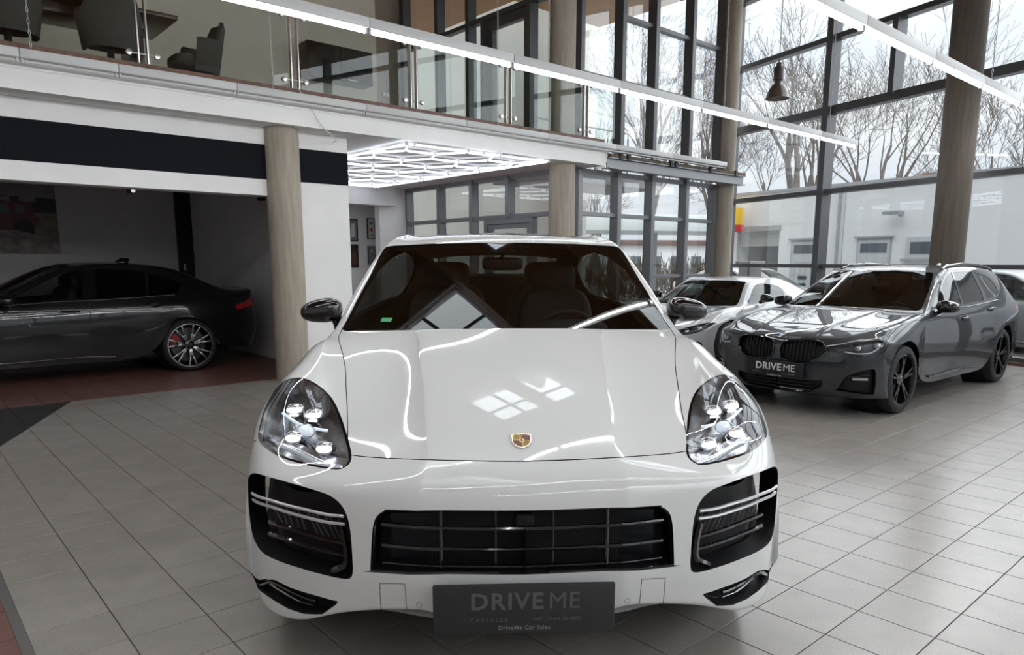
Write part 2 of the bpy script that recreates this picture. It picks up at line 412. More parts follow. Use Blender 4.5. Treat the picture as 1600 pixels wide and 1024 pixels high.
def suv_grid():
    rows = []
    yo = [0, .006, .02, .03, .10, .18, .28, .40, .52, .60]      # plan curve of the bumper
    X = [0, .16, .31, .37, .60, .74, .86, .95, 1.005, 1.025]
    def front(z, dy, arch, xs=None, zz=None, sq=1.0):
        r = []
        for k in range(10):
            zk = zz[k] if zz else z
            r.append((X[k] if xs is None else xs[k], yo[k]*sq + dy, zk))
        r[9] = (1.025, arch[0], arch[1]); rows.append(r)
    low = [.295, .300, .318, .325, .285, .218, .188, .185, .20, .26]
    front(0, .16, (.60, .27), zz=[v+.015 for v in low])
    front(0, .045, (.53, .27), zz=low)
    front(0, .02, (.525, .34), zz=[.335, .338, .35, .355, .325, .265, .238, .238, .255, .33])
    front(.43, .005, (.53, .42), zz=[.43, .43, .43, .43, .42, .40, .39, .39, .40, .42])
    front(.53, 0, (.545, .51))
    front(.62, 0, (.57, .575))
    front(.70, .008, (.605, .63), zz=[.70, .70, .70, .70, .70, .695, .685, .67, .65, .63])
    front(.77, .04, (.65, .685), zz=[.772, .772, .772, .77, .758, .742, .73, .72, .705, .685])
    rows.append([(0, .115, .822), (.16, .118, .823), (.30, .145, .822), (.36, .162, .820), (.60, .27, .80), (.745, .34, .785), (.86, .425, .79), (.95, .525, .795), (1.005, .62, .775), (1.028, .71, .725)])
    H = [
     [(.20, .858), (.62, .36, .83), (.755, .42, .85), (.86, .50, .862), (.945, .59, .855), (1.005, .67, .825), (1.03, .76, .755)],
     [(.32, .902), (.64, .46, .855), (.765, .52, .888), (.865, .59, .912), (.945, .67, .905), (1.008, .75, .865), (1.033, .84, .788)],
     [(.50, .952), (.665, .60, .89), (.78, .65, .935), (.87, .70, .965), (.945, .78, .95), (1.007, .86, .895), (1.035, .94, .80)],
     [(.75, 1.018), (.70, .79, .95), (.80, .81, .983), (.878, .85, 1.005), (.945, .92, .985), (1.002, .98, .915), (1.033, 1.04, .79)],
     [(1.0, 1.082), (.75, 1.0, 1.025), (.82, 1.02, 1.042), (.887, 1.05, 1.042), (.945, 1.1, 1.005), (.995, 1.13, .92), (1.027, 1.16, .745)],
     [(1.28, 1.150), (.802, 1.28, 1.10), (.848, 1.28, 1.102), (.892, 1.28, 1.085), (.943, 1.28, 1.03), (.985, 1.28, .90), (1.012, 1.29, .63)],
    ]
    cr = [(.315, .010), (.325, .014), (.345, .019), (.37, .022), (.40, .022), (.43, .016)]
    for h, c in zip(H, cr): rows.append(fullrow(h, c))
    G = [
     [(1.40, 1.165), (.80, 1.47, 1.135), (.855, 1.48, 1.115), (.90, 1.48, 1.085), (.945, 1.44, 1.02), (.98, 1.41, .85), (1.0, 1.37, .42)],
     [(1.72, 1.365), (.765, 1.80, 1.33), (.81, 1.83, 1.28), (.90, 1.84, 1.12), (.955, 1.84, 1.03), (.985, 1.84, .75), (.97, 1.60, .30)],
     [(2.10, 1.570), (.685, 2.16, 1.54), (.735, 2.2, 1.48), (.90, 2.2, 1.125), (.955, 2.2, 1.03), (.99, 2.2, .75), (.97, 2.0, .30)],
     [(2.38, 1.635), (.635, 2.42, 1.607), (.69, 2.45, 1.55), (.90, 2.5, 1.13), (.955, 2.5, 1.03), (.99, 2.5, .75), (.97, 2.4, .30)],
     [(2.85, 1.670), (.605, 2.85, 1.645), (.665, 2.85, 1.59), (.90, 2.9, 1.135), (.955, 2.9, 1.035), (.99, 2.9, .75), (.97, 2.9, .30)],
     [(3.40, 1.662), (.60, 3.4, 1.635), (.66, 3.4, 1.575), (.90, 3.4, 1.14), (.96, 3.35, 1.04), (1.0, 3.3, .76), (1.0, 3.35, .38)],
     [(4.00, 1.605), (.585, 4.0, 1.575), (.65, 3.98, 1.51), (.89, 3.95, 1.15), (.975, 3.9, 1.04), (1.02, 3.85, .90), (1.03, 3.84, .80)],
     [(4.40, 1.535), (.56, 4.37, 1.50), (.64, 4.33, 1.43), (.855, 4.25, 1.14), (.96, 4.22, 1.03), (1.015, 4.2, .86), (1.03, 4.2, .62)],
     [(4.62, 1.38), (.59, 4.56, 1.34), (.69, 4.5, 1.28), (.83, 4.46, 1.12), (.93, 4.44, 1.02), (.99, 4.4, .8), (1.01, 4.27, .42)],
     [(4.80, 1.10), (.63, 4.74, 1.08), (.75, 4.69, 1.05), (.84, 4.64, 1.0), (.91, 4.6, .93), (.97, 4.52, .75), (1.0, 4.36, .34)],
     [(4.88, .85), (.65, 4.83, .85), (.77, 4.79, .84), (.86, 4.74, .82), (.92, 4.68, .78), (.97, 4.58, .62), (.99, 4.42, .31)],
     [(4.90, .60), (.65, 4.85, .60), (.77, 4.81, .59), (.86, 4.76, .57), (.92, 4.69, .54), (.96, 4.6, .45), (.98, 4.46, .30)],
     [(4.84, .36), (.65, 4.80, .35), (.77, 4.77, .34), (.86, 4.72, .33), (.91, 4.66, .32), (.945, 4.58, .30), (.96, 4.5, .29)],
    ]
    for g in G: rows.append(fullrow(g))
    A = np.array(rows)
    f = np.clip((A[..., 0]-.5)/.35, 0, 1); f = f*f*(3-2*f)
    k = np.clip((20-np.arange(len(A)))/6, 0, 1)[:, None]
    A[..., 0] *= 1 + .034*f*k
    return A

SUV_LINES = {
  'headlight': [(11.642, 6.15), (11.515, 6.579), (11.295, 7.209), (10.499, 7.314), (9.581, 7.316), (8.651, 7.297), (8.246, 7.172), (8.049, 6.881), (7.923, 6.331), (7.815, 5.691), (7.724, 5.052), (7.571, 4.495), (7.487, 4.145), (7.569, 4.039), (7.808, 3.993), (8.391, 4.016), (9.477, 4.043), (10.632, 4.132), (11.388, 4.303), (11.749, 4.621), (11.802, 5.24), (11.757, 5.752)],
  'intake': [(6.032, 7.668), (6.523, 7.181), (6.729, 6.632), (6.717, 5.711), (6.511, 4.966), (6.255, 4.364), (6.039, 4.139), (5.69, 3.989), (5.198, 3.907), (4.582, 3.872), (3.769, 3.862), (3.209, 3.871), (3.025, 3.933), (3.023, 4.098), (3.102, 4.443), (3.19, 5.066), (3.218, 5.817), (3.216, 6.508), (3.277, 7.001), (3.405, 7.639), (3.953, 7.966), (4.871, 7.813)],
  'grille': [(5.84, 0.096), (5.838, 1.51), (5.758, 3.208), (5.659, 3.402), (5.393, 3.511), (5.021, 3.557), (4.56, 3.579), (3.633, 3.61), (3.372, 3.614), (3.315, 3.58), (3.418, 1.53), (3.404, 0.095)],
  'slot': [(1.564, 8.406), (2.61, 6.368), (2.638, 5.446), (2.466, 4.649), (2.174, 4.145), (2.174, 4.145), (2.006, 4.201), (1.572, 4.523), (1.572, 4.523), (1.676, 4.694), (2.09, 5.999), (1.959, 6.995), (1.2, 8.383)],
  'hood_front': [(8.12, 4.001), (7.995, 3.489), (7.962, 1.934), (7.981, 0.954), (7.968, 0.074)],
  'hood_side': [(14.995, 4.121), (13.209, 3.923), (11.952, 3.961), (10.455, 3.973), (8.12, 4.001)],
  'windshield': [(14.763, 0), (14.851, 2.059), (14.988, 3.764), (15.006, 4.003), (15.006, 4.003), (15.727, 3.934), (16.277, 3.901), (16.962, 4.023), (17.103, 3.975), (17.113, 3.308), (17.055, 1.218), (17.055, 0)],
  'tow': [(1.333, 3.513), (2.841, 3.492), (2.922, 3.463), (2.981, 3.133), (2.883, 3.099), (1.333, 3.106)],
  'sensor': [(1.934, 2.737)],
  'emblem': [(9.512, 0.026), (8.641, 0.056)],
  'modules': [(10.332, 5.825), (10.702, 4.805), (8.708, 5.741), (8.733, 4.553), (9.578, 5.146)],
  'strip': [(8.265, 6.557), (8.302, 5.768), (8.209, 5.078), (8.025, 4.513), (7.895, 4.135)],
  'band': [(9.989, 6.71), (9.829, 5.888), (9.944, 5.194), (10.357, 4.371)],
  'chrome1': [(5.154, 6.981), (5.326, 6), (5.32, 5.319), (5.315, 4.742), (5.268, 4.278), (5.283, 3.97)],
  'chrome2': [(4.716, 7.094), (4.966, 6.012), (4.969, 5.328), (4.959, 4.751), (4.926, 4.283), (4.945, 3.973)],
  'slat1': [(4.066, 6.421), (4.163, 5.572), (4.136, 4.779), (4.089, 4.176), (4.063, 3.958)],
  'slat2': [(3.689, 6.469), (3.763, 5.598), (3.733, 4.799), (3.678, 4.187), (3.649, 3.966)],
  'mirror_foot': [(14.494, 4.198)],
}

def wheel(R, wid, rim, parent, loc, side, style, tyre_m, rim_m, spin=.2, caliper=None, name='wheel', face=None):
    """wheel at the axle end; +x of the car is outwards for side = 1"""
    e = link(name, None, parent, loc, (0, 0, 0 if side > 0 else PI))
    h = wid/2
    MB().lathe([(rim, -h*.8), (rim+.012, -h), (R-.03, -h), (R-.008, -h*.86), (R, -h*.6), (R, -.02), (R-.006, -.018), (R-.006, -.010), (R, -.008),
                (R, .008), (R-.006, .010), (R-.006, .018), (R, .02), (R, h*.6), (R-.008, h*.86), (R-.03, h), (rim+.012, h), (rim, h*.8)], 48, ax='x').build('tyre', tyre_m, e)
    MB().lathe([(rim+.006, h*.86), (rim-.012, h*.9), (rim-.022, h*.55), (rim-.03, -h*.8), (rim-.10, -h*.82), (.05, -h*.8)], 48, ax='x').build('rim', rim_m, e)
    mb = MB(); n, split = style
    for k in range(n):
        a = spin + 2*PI*k/n
        for sgn in ((-1, 1) if split else (0,)):
            a0 = a + sgn*(.055); a1 = a + sgn*(split)
            p0 = (h*.66, .055*math.cos(a0), .055*math.sin(a0)); pm = (h*.74, rim*.55*math.cos((a0+a1)/2), rim*.55*math.sin((a0+a1)/2))
            p1 = (h*.80, (rim-.012)*math.cos(a1), (rim-.012)*math.sin(a1))
            mb.beam(p0, pm, .030, .030, (1, 0, 0), .006); mb.beam(pm, p1, .022, .026, (1, 0, 0), .005)
    mb.build('spokes', face or rim_m, e)
    if face: MB().lathe([(rim+.006, h*.87), (rim+.004, h*.93), (rim-.010, h*.93), (rim-.013, h*.86)], 48, ax='x').build('rim_lip', face, e)
    MB().lathe([(0.001, h*.80), (.03, h*.80), (.036, h*.76), (.07, h*.70), (.075, h*.5), (.001, h*.4)], 24, ax='x').build('hub_cap', mat('gloss_black', (.004, .004, .005), .08, coat=.6), e)
    MB().lathe([(.07, h*.1), (rim*.78, h*.1), (rim*.78, -h*.05), (.07, -h*.05)], 40, ax='x').build('brake_disc', mat('brake_steel', (.10, .098, .095), .4, .8), e)
    if caliper:
        m = MB(); V = []
        for k in range(9):
            a = caliper[1] + (k-4)*.085
            V.append(((rim*.86)*math.cos(a), (rim*.86)*math.sin(a)))
        for k in range(8, -1, -1):
            a = caliper[1] + (k-4)*.085
            V.append(((rim*.52)*math.cos(a), (rim*.52)*math.sin(a)))
        M = Matrix(((0, 0, 1, h*.02), (1, 0, 0, 0), (0, 1, 0, 0), (0, 0, 0, 1)))
        m.prism(V, M, h*.42).build('brake_caliper', caliper[0], e)
    return e
def squash(seg, rings, fn):
    """closed surface from fn(theta, phi)"""
    V, F = [], []
    for i in range(rings+1):
        for k in range(seg): V.append(fn(2*PI*k/seg, -PI/2 + PI*i/rings))
    for i in range(rings):
        for k in range(seg): F.append((i*seg+k, i*seg+(k+1) % seg, (i+1)*seg+(k+1) % seg, (i+1)*seg+k))
    return V, F
def sup(c, e):
    return math.copysign(abs(c)**e, c)
def superell(mb, c, d, e1=.6, e2=.6, seg=28, rings=14, M=None, warp=None):
    def fn(th, ph):
        x = d[0]*sup(math.cos(ph), e1)*sup(math.cos(th), e2); y = d[1]*sup(math.cos(ph), e1)*sup(math.sin(th), e2); z = d[2]*sup(math.sin(ph), e1)
        if warp: x, y, z = warp(x, y, z)
        return (c[0]+x, c[1]+y, c[2]+z)
    V, F = squash(seg, rings, fn); return mb.add(V, F, True, M)
def frame_at(p, n, up=(0, 0, 1)):
    """matrix with z along n, y as close to up as can be"""
    z = Vector(n).normalized(); y = Vector(up); y = (y - z*y.dot(z)).normalized(); x = y.cross(z)
    M = Matrix((x, y, z)).transposed().to_4x4(); M.translation = p; return M

M_TYRE = mat('tyre_rubber', (.016, .016, .017), .75, noise=.2, scale=30)
M_GBLACK = mat('gloss_black', (.004, .004, .005), .08, coat=.6)
M_MBLACK = mat('satin_black_plastic', (.007, .007, .008), .5, spec=.25)
M_GAP = mat('panel_gap_shadow_seal', (.01, .01, .011), .7)
M_CHROME = mat('chrome', (.82, .82, .84), .08, 1.0)
M_LEATHER = mat('dark_leather', (.035, .034, .034), .55, noise=.2, scale=20)
M_LINER = mat('cabin_lining', (.03, .03, .031), .8)
G_CABIN = glass('tinted_car_glass', (.42, .45, .44), ior=1.52)
G_LENS = glass('clear_lens', (.93, .95, .97), ior=1.45)

def close_half(loop, tol=.12):
    return [(p[0], 0.0 if p[1] < tol else p[1]) for p in loop]
def headlight_bowl(b, body, name, loop, depth, m_bowl, m_frame, parent, sg, label, lens_region, frame_region):
    """black frame > lens, bowl; further pieces are added by the caller"""
    e = body.panel('headlight', m_frame, body.faces([frame_region]), parent, (sg,), 0, label)
    body.panel('lens', G_LENS, body.faces([lens_region]), e, (sg,), 0.0)
    body.panel('bowl', m_bowl, body.faces([lens_region, frame_region]), e, (sg,), -depth)
    body.skirt('bowl_wall', loop, depth, m_bowl, e, (sg,))
    return e

def build_white_suv():
    S = Surf(suv_grid()); Ln = SUV_LINES
    paint = mat('white_car_paint', (.69, .705, .70), .5, coat=1.0, spec=.2)
    root = empty('suv', (.042, 2.2, 0), math.atan2(.044, .999), 'large white sport utility car facing the camera with its headlights lit', 'car')
    hl = smooth_loop(Ln['headlight'], 3); hl_in = ring(S, hl, -.010)
    it = smooth_loop(Ln['intake'], 3); sl = smooth_loop(Ln['slot'], 3)
    g = close_half(Ln['grille']); gr = smooth_loop([g[0], g[0]] + g[1:-1] + [g[-1], g[-1]], 3)
    w = Ln['windshield']; ws = smooth_loop([w[0], w[0]] + w[1:-1] + [w[-1], w[-1]], 3)
    wi = ring(S, ws, -.028); wi[ws[:, 1] < 1e-6, 1] = 0
    hf, hs = Ln['hood_front'], Ln['hood_side']
    hf = hf[:-1] + [(hf[-1][0], 0)]
    hood = np.array([(p[0], p[1]) for p in smooth_loop(hf, 4, False)[::-1]] + [(p[0], p[1]) for p in smooth_loop(hs[::-1], 4, False)] + [(14.75, 3.9), (14.72, 0)])
    tow = [(1.35, 3.50), (2.83, 3.495), (2.93, 3.46), (2.98, 3.13), (2.89, 3.10), (1.42, 3.095)]
    side = smooth_loop([(15.35, 5.25), (15.35, 5.9), (15.35, 5.9), (20.8, 5.9), (21.6, 5.7), (21.2, 5.25), (20.3, 5.08), (20.3, 5.08), (17, 5.10)], 3)
    rearw = smooth_loop([(21.7, 0), (21.7, 0), (21.7, 3.6), (21.9, 3.95), (22.8, 3.9), (23.0, 3.5), (23.05, 0), (23.05, 0)], 3)
    roofg = smooth_loop([(18.0, 0), (18.0, 0), (18.0, 3.3), (18.2, 3.5), (20.0, 3.45), (20.2, 3.2), (20.2, 0), (20.2, 0)], 3)
    hb = [(8.0, 7.35), (7.85, 8.2), (7.7, 9)]
    door = [(13.35, 8.95), (13.7, 7.5), (14.5, 6.2), (14.9, 5.95)]
    door2 = [(17.6, 8.95), (17.6, 7), (17.6, 6.0)]
    regs = [('lens', hl_in), ('lens_frame', hl), ('intake', it), ('grille', gr), ('slot', sl), ('glass', wi), ('glass_frame', ws),
            ('side_glass', side), ('rear_glass', rearw), ('roof_glass', roofg),
            ('gap', ribbon(S, hf, .0055)), ('gap', ribbon(S, hs, .004)), ('gap', ribbon(S, hb, .004)), ('gap', ribbon(S, door, .004)), ('gap', ribbon(S, door2, .004)),
            ('seam', ribbon(S, tow, .0028)), ('hood_centre', np.array([(p[0], p[1]) for p in smooth_loop(hf, 4, False)[::-1] if p[1] < 2.3] + [(8.1, 2.38), (9.5, 2.40), (11, 2.42), (12.5, 2.45), (13.8, 2.48), (14.74, 2.5), (14.72, 0)])), ('hood', hood)]
    b = Body(S, regs, .2, .2)
    bare = b.faces()
    hm = b.faces(['hood'])
    b.panel('hood', paint, [b.faces(['hood_centre']), hm], root, fit='z')
    b.panel('front_bumper', paint, bare & (b.c[:, 0] < 8.05), root)
    for sg in (1, -1):
        b.panel('fender', paint, bare & (b.c[:, 0] >= 8.05) & (b.c[:, 0] < 15) & (b.c[:, 1] > 3.9), root, (sg,))
    b.panel('body_shell', paint, bare & (b.c[:, 0] >= 8.05) & ~((b.c[:, 0] < 15) & (b.c[:, 1] > 3.9)), root)
    b.gaps(root)
    for sg in (1, -1):
        b.panel('tow_cover_seam', mat('seam_grey', (.25, .25, .25), .6), b.faces(['seam']), root, (sg,), off=-.0015)
    b.panel('windscreen', G_CABIN, b.faces(['glass']), root, off=-.003, fit='y')
    b.panel('windscreen_frame', M_GBLACK, b.faces(['glass_frame']), root, off=-.002)
    for sg in (1, -1): b.panel('side_window', G_CABIN, b.faces(['side_glass']), root, (sg,), -.006)
    b.panel('rear_window', G_CABIN, b.faces(['rear_glass']), root, off=-.004)
    b.panel('roof_window', M_GBLACK, b.faces(['roof_glass']), root, off=-.001)
    b.panel('cabin_lining', M_LINER, (bare | b.faces(['roof_glass', 'gap'])) & (b.c[:, 0] > 14.9), root, off=-.03)
    # --- lower front: openings
    for nm, loop, dep, bk in (('grille', gr, .02, .06), ('intake', it, .05, .05), ('slot', sl, .03, .03)):
        L = np.array(loop); keep = L[:, 1] > 1e-6
        for sg in (1, -1) if nm != 'grille' else (0,):
            sd = (sg,) if sg else (1, -1)
            b.skirt(nm+'_frame', L, dep, M_MBLACK, root, sd, back=bk)
            b.panel(nm+'_backing', M_MBLACK, b.faces([nm]), root, sd, off=-(dep+bk*.9))
    # central grille bars
    rim = MB()
    for sg in (1, -1): rim.tube([b.pt(p, -.012, sg)[0] for p in gr if p[1] > 1e-6], .006, 6, caps=False)
    rim.build('grille_edge', M_GBLACK, root)
    def gx(s, x):                                                 # surface point at row s and distance x from the middle
        t = np.linspace(0, 5, 400); p = S.ev(np.full(400, s), t)[0]; return (s, float(np.interp(x, p[:, 0], t)))
    for s, r in ((5.0, .0075), (4.18, .0075), (3.55, .005)):
        m = MB()
        L = [gx(s, x) for x in np.linspace(0, .475, 9)]
        pts = [b.pt(p, -.028, -1)[0] for p in L[::-1]] + [b.pt(p, -.028, 1)[0] for p in L[1:]]
        m.tube(pts, r, 8); m.build('grille_bar', M_GBLACK, root)
    for x, r in ((.275, .0085), (.095, .004)):
        for sg in (1, -1):
            m = MB().tube([b.pt(gx(s, x), -.03, sg)[0] for s in (3.38, 4.0, 4.6, 5.2, 5.8)], r, 8); m.build('grille_upright', M_GBLACK, root)
    dk = mat('sensor_cover', (.006, .008, .011), .4, spec=.25)
    for x0, x1 in ((-.26, -.11), (-.08, .08), (.11, .26), (-.44, -.30), (.30, .44)):
        MB().box(((x0+x1)/2, .10, .575), (x1-x0, .01, .16), None, .004).build('radiator_panel', dk, root)
    p, n = b.pt((5.55, 0), -.03); MB().box((0, .02, .655), (.06, .05, .035), None, .008).build('front_camera', M_MBLACK, root)
    # side intakes: twin bright blades, fins and slats
    for sg in (1, -1):
        for nm, o in (('chrome1', -.004), ('chrome2', -.010)):
            b.strip(Ln[nm], o+.006, .0058, sg).build('bright_blade', mat('bright_satin_trim', (.72, .73, .75), .35, .6), root, label='thin bright metal blade across the side intake')
        for nm in ('slat1', 'slat2'): b.strip(Ln[nm], -.03, .008, sg).build('intake_slat', M_GBLACK, root)
        l1 = smooth_loop(Ln['chrome2'], 4, False); l2 = smooth_loop(Ln['slat1'], 4, False)
        for k in range(11):
            f = .14 + .072*k
            a = l1[int(f*(len(l1)-1))]; c = l2[int(min(1, f*1.0)*(len(l2)-1))]
            MB().tube([b.pt(a, -.045, sg)[0], b.pt(c, -.05, sg)[0]], .0035, 6).build('intake_fin', mat('fin_grey', (.05, .05, .052), .4), root)
        # lower corner blade of the intake
        b.strip([(4.7, 4.05), (4.0, 4.0), (3.4, 4.02), (3.12, 4.3)], -.02, .012, sg).build('intake_corner', M_GBLACK, root)
        b.strip([(1.6, 7.9), (2.5, 6.4), (2.5, 5.5), (2.25, 4.7)], -.012, .007, sg).build('slot_edge', M_GBLACK, root)
        p, n = b.pt(Ln['sensor'][0], .0005, sg)
        MB().lathe([(.0085, 0), (.0098, .0005), (.0105, 0), (.0098, -.002), (.0085, -.002)], 20, frame_at(p, n)).build('parking_sensor', mat('seam_grey', (.25, .25, .25), .6), root)
    # --- headlights
    bowl_m = mat('lamp_bowl', (.30, .30, .31), .2, .9, noise=.25, scale=14)
    lit = mat('lamp_led_lit', (1, 1, 1), .4, emit=(.93, .97, 1), estr=2.2)
    glow = mat('lamp_light_guide', (.75, .80, .88), .2, .3, emit=(.82, .90, 1), estr=.55)
    for sg in (1, -1):
        e = headlight_bowl(S, b, 'headlight', hl, .075, bowl_m, M_GBLACK, root, sg, 'lit headlight with four bright lamps', 'lens', 'lens_frame')
        L = smooth_loop(Ln['strip'], 4, False)
        m = MB(); pts = [b.pt(x, -.040, sg)[0] for x in L]; m.tube(pts, [.010 if 0 < i < len(pts)-1 else .004 for i in range(len(pts))], 10); m.build('light_strip', mat('lamp_chrome', (.85, .87, .9), .12, 1.0, emit=(.9, .95, 1), estr=.25), e)
        b.panel('lamp_tray', mat('lamp_tray_bright', (.62, .63, .66), .2, .9, noise=.35, scale=30), b.faces(['lens']) & (b.c[:, 0] < 8.62), e, (sg,), -.056)
        m = MB(); L = smooth_loop(Ln['band'], 4, False); pts = [b.pt(x, -.048, sg)[0] for x in L]; m.tube(pts, .006, 10); m.build('light_guide', glow, e)
        for k, st in enumerate(Ln['modules']):
            p, n = b.pt(st, -.040, sg)
            M = frame_at(p, (sg*.12, -1, .18))
            if k < 4:
                m = MB(); superell(m, (0, .004, -.012), (.036, .026, .03), .7, .8, M=M); m.build('lamp_reflector', mat('lamp_chrome_plain', (.80, .81, .83), .14, 1.0), e)
                m = MB(); superell(m, (0, .002, .010), (.030, .014 if k < 2 else .016, .012), 1.0, 1.0, M=M)
                m.build('lamp_led', lit, e)
                if k < 2:
                    MB().box((0, -.019, .010), (.036, .006, .014), M, .003).build('lamp_lower_lip', lit, e)
            else:
                m = MB(); superell(m, (0, 0, -.006), (.030, .020, .02), .9, .8, M=M); m.build('lamp_projector', glow, e)
                MB().tube([M @ Vector((math.cos(a)*.036, math.sin(a)*.025, .004)) for a in np.linspace(0, 2*PI, 20)], .0025, 6, False).build('projector_ring', M_CHROME, e)
        MB().tube([b.pt(q, -.03, sg)[0] for q in ((10.9, 5.35), (10.2, 5.25))], .0015, 6).build('lamp_divider', M_CHROME, e)
    # --- crest on the bonnet
    p, n = b.pt((9.1, 0), .002); M = frame_at(p, n, (0, 1, .3)); build_crest(root, M, .034, .044)
    # --- number plate
    M = Matrix.Translation((-.004, -.032, .372)) @ Matrix.Rotation(math.radians(90+2), 4, 'X')
    pl = MB().box((0, 0, 0), (.585, .172, .014), M, .006).build('number_plate', mat('plate_dark_grey', (.022, .023, .025), .5, noise=.12, scale=6), root, label='dark grey dealer number plate')
    MB().box((0, 0, -.02), (.40, .10, .03), M).build('plate_bracket', M_MBLACK, pl)
    faint = mat('plate_faint_letters', (.085, .09, .095), .5); small = mat('plate_small_letters', (.17, .175, .18), .5)
    T = lambda x, y: M @ Matrix.Translation((x, y, .0075))
    text_obj('plate_text', 'DRIVE', .080, T(.062, .026), faint, pl, bold=.0018, spacing=1.12, align='RIGHT')
    text_obj('plate_text', 'ME', .080, T(.076, .026), faint, pl, spacing=1.05, align='LEFT')
    text_obj('plate_text', 'CARSALES', .019, T(-.115, -.036), faint, pl, spacing=1.5)
    text_obj('plate_text', '+49 176-64 28 4870', .0185, T(.105, -.035), faint, pl)
    text_obj('plate_text', 'DriveMe Car Sales', .020, T(.0, -.064), small, pl, bold=.0003, spacing=1.1)
    e = MB().tube([(x, .10 + .42*(abs(x)/.80)**2.6, .272 - .055*max(0, (abs(x)-.45)/.3)) for x in np.linspace(-.74, .74, 25)], .013, 8).build('front_splitter', mat('splitter_grey', (.30, .30, .30), .4), root)
    p, n = b.pt((15.22, 3.35), .001, -1); MB().box((0, 0, 0), (.055, .034, .0012), frame_at(p, n), .0).build('windscreen_sticker', mat('sticker_green', (.03, .30, .10), .5), root, label='small green sticker in the windscreen corner')
    # --- mirrors
    for sg in (1, -1):
        m = MB()
        def warp(x, y, z):
            f = (x+.105)/.21                                       # 0 inner end .. 1 outer end
            return (x*sg, y*(1-.25*f) if y < 0 else y*.35, z*(1.0-.35*max(0, f-.35)) - .018*f)
        superell(m, (sg*.972, 1.66, 1.228), (.108, .095, .066), .75, .65, 32, 16, warp=warp)
        e = m.build('door_mirror', M_GBLACK, root, label='gloss black door mirror')
        MB().tube([(sg*.905, 1.675, 1.19), (sg*.893, 1.68, 1.14), (sg*.885, 1.70, 1.08)], [.030, .024, .032], 12).build('mirror_foot', M_GBLACK, e)
        MB().tube([(sg*(.885+.155*k/8), 1.570+.014*(k/8)**2*4, 1.206-.004*k) for k in range(9)], .0035, 6).build('mirror_trim', M_MBLACK, e)
        m = MB().prism([(math.cos(a)*.09, math.sin(a)*.055) for a in np.linspace(0, 2*PI, 25)[:-1]], Matrix.Translation((sg*.972, 1.694, 1.222)) @ Matrix.Rotation(-PI/2, 4, 'X'), .004)
        m.build('mirror_glass', mat('mirror_silver', (.7, .72, .73), .03, 1), e)
    # --- roof rails
    for sg in (1, -1):
        MB().tube([(sg*.635, 2.50, 1.595), (sg*.628, 2.7, 1.628), (sg*.618, 2.95, 1.642), (sg*.612, 3.4, 1.634), (sg*.598, 3.9, 1.595), (sg*.588, 4.05, 1.565)], [.008, .012, .013, .013, .012, .008], 8).build('roof_rail', mat('rail_silver', (.6, .61, .62), .3, .9), root)
    # --- cabin
    build_cabin(root)
    # --- wheels, underbody
    for y in (.955, 3.84):
        for sg in (1, -1):
            wheel(.375, .275, .265, root, (sg*.865, y, .375), sg, (5, .16), M_TYRE, mat('wheel_dark', (.03, .03, .032), .3, .8))
    MB().box((0, 2.45, .30), (1.5, 4.2, .10), None, .03).build('underbody', M_MBLACK, root)
    for y in (.955, 3.84):
        for sg in (1, -1):
            MB().lathe([(.44, -.10), (.44, .16), (.10, .16)], 32, Matrix.Translation((sg*.78, y, .38)) @ Matrix.Rotation(PI if sg > 0 else 0, 4, 'Z'), ax='x').build('wheel_liner', M_MBLACK, root)
    return root

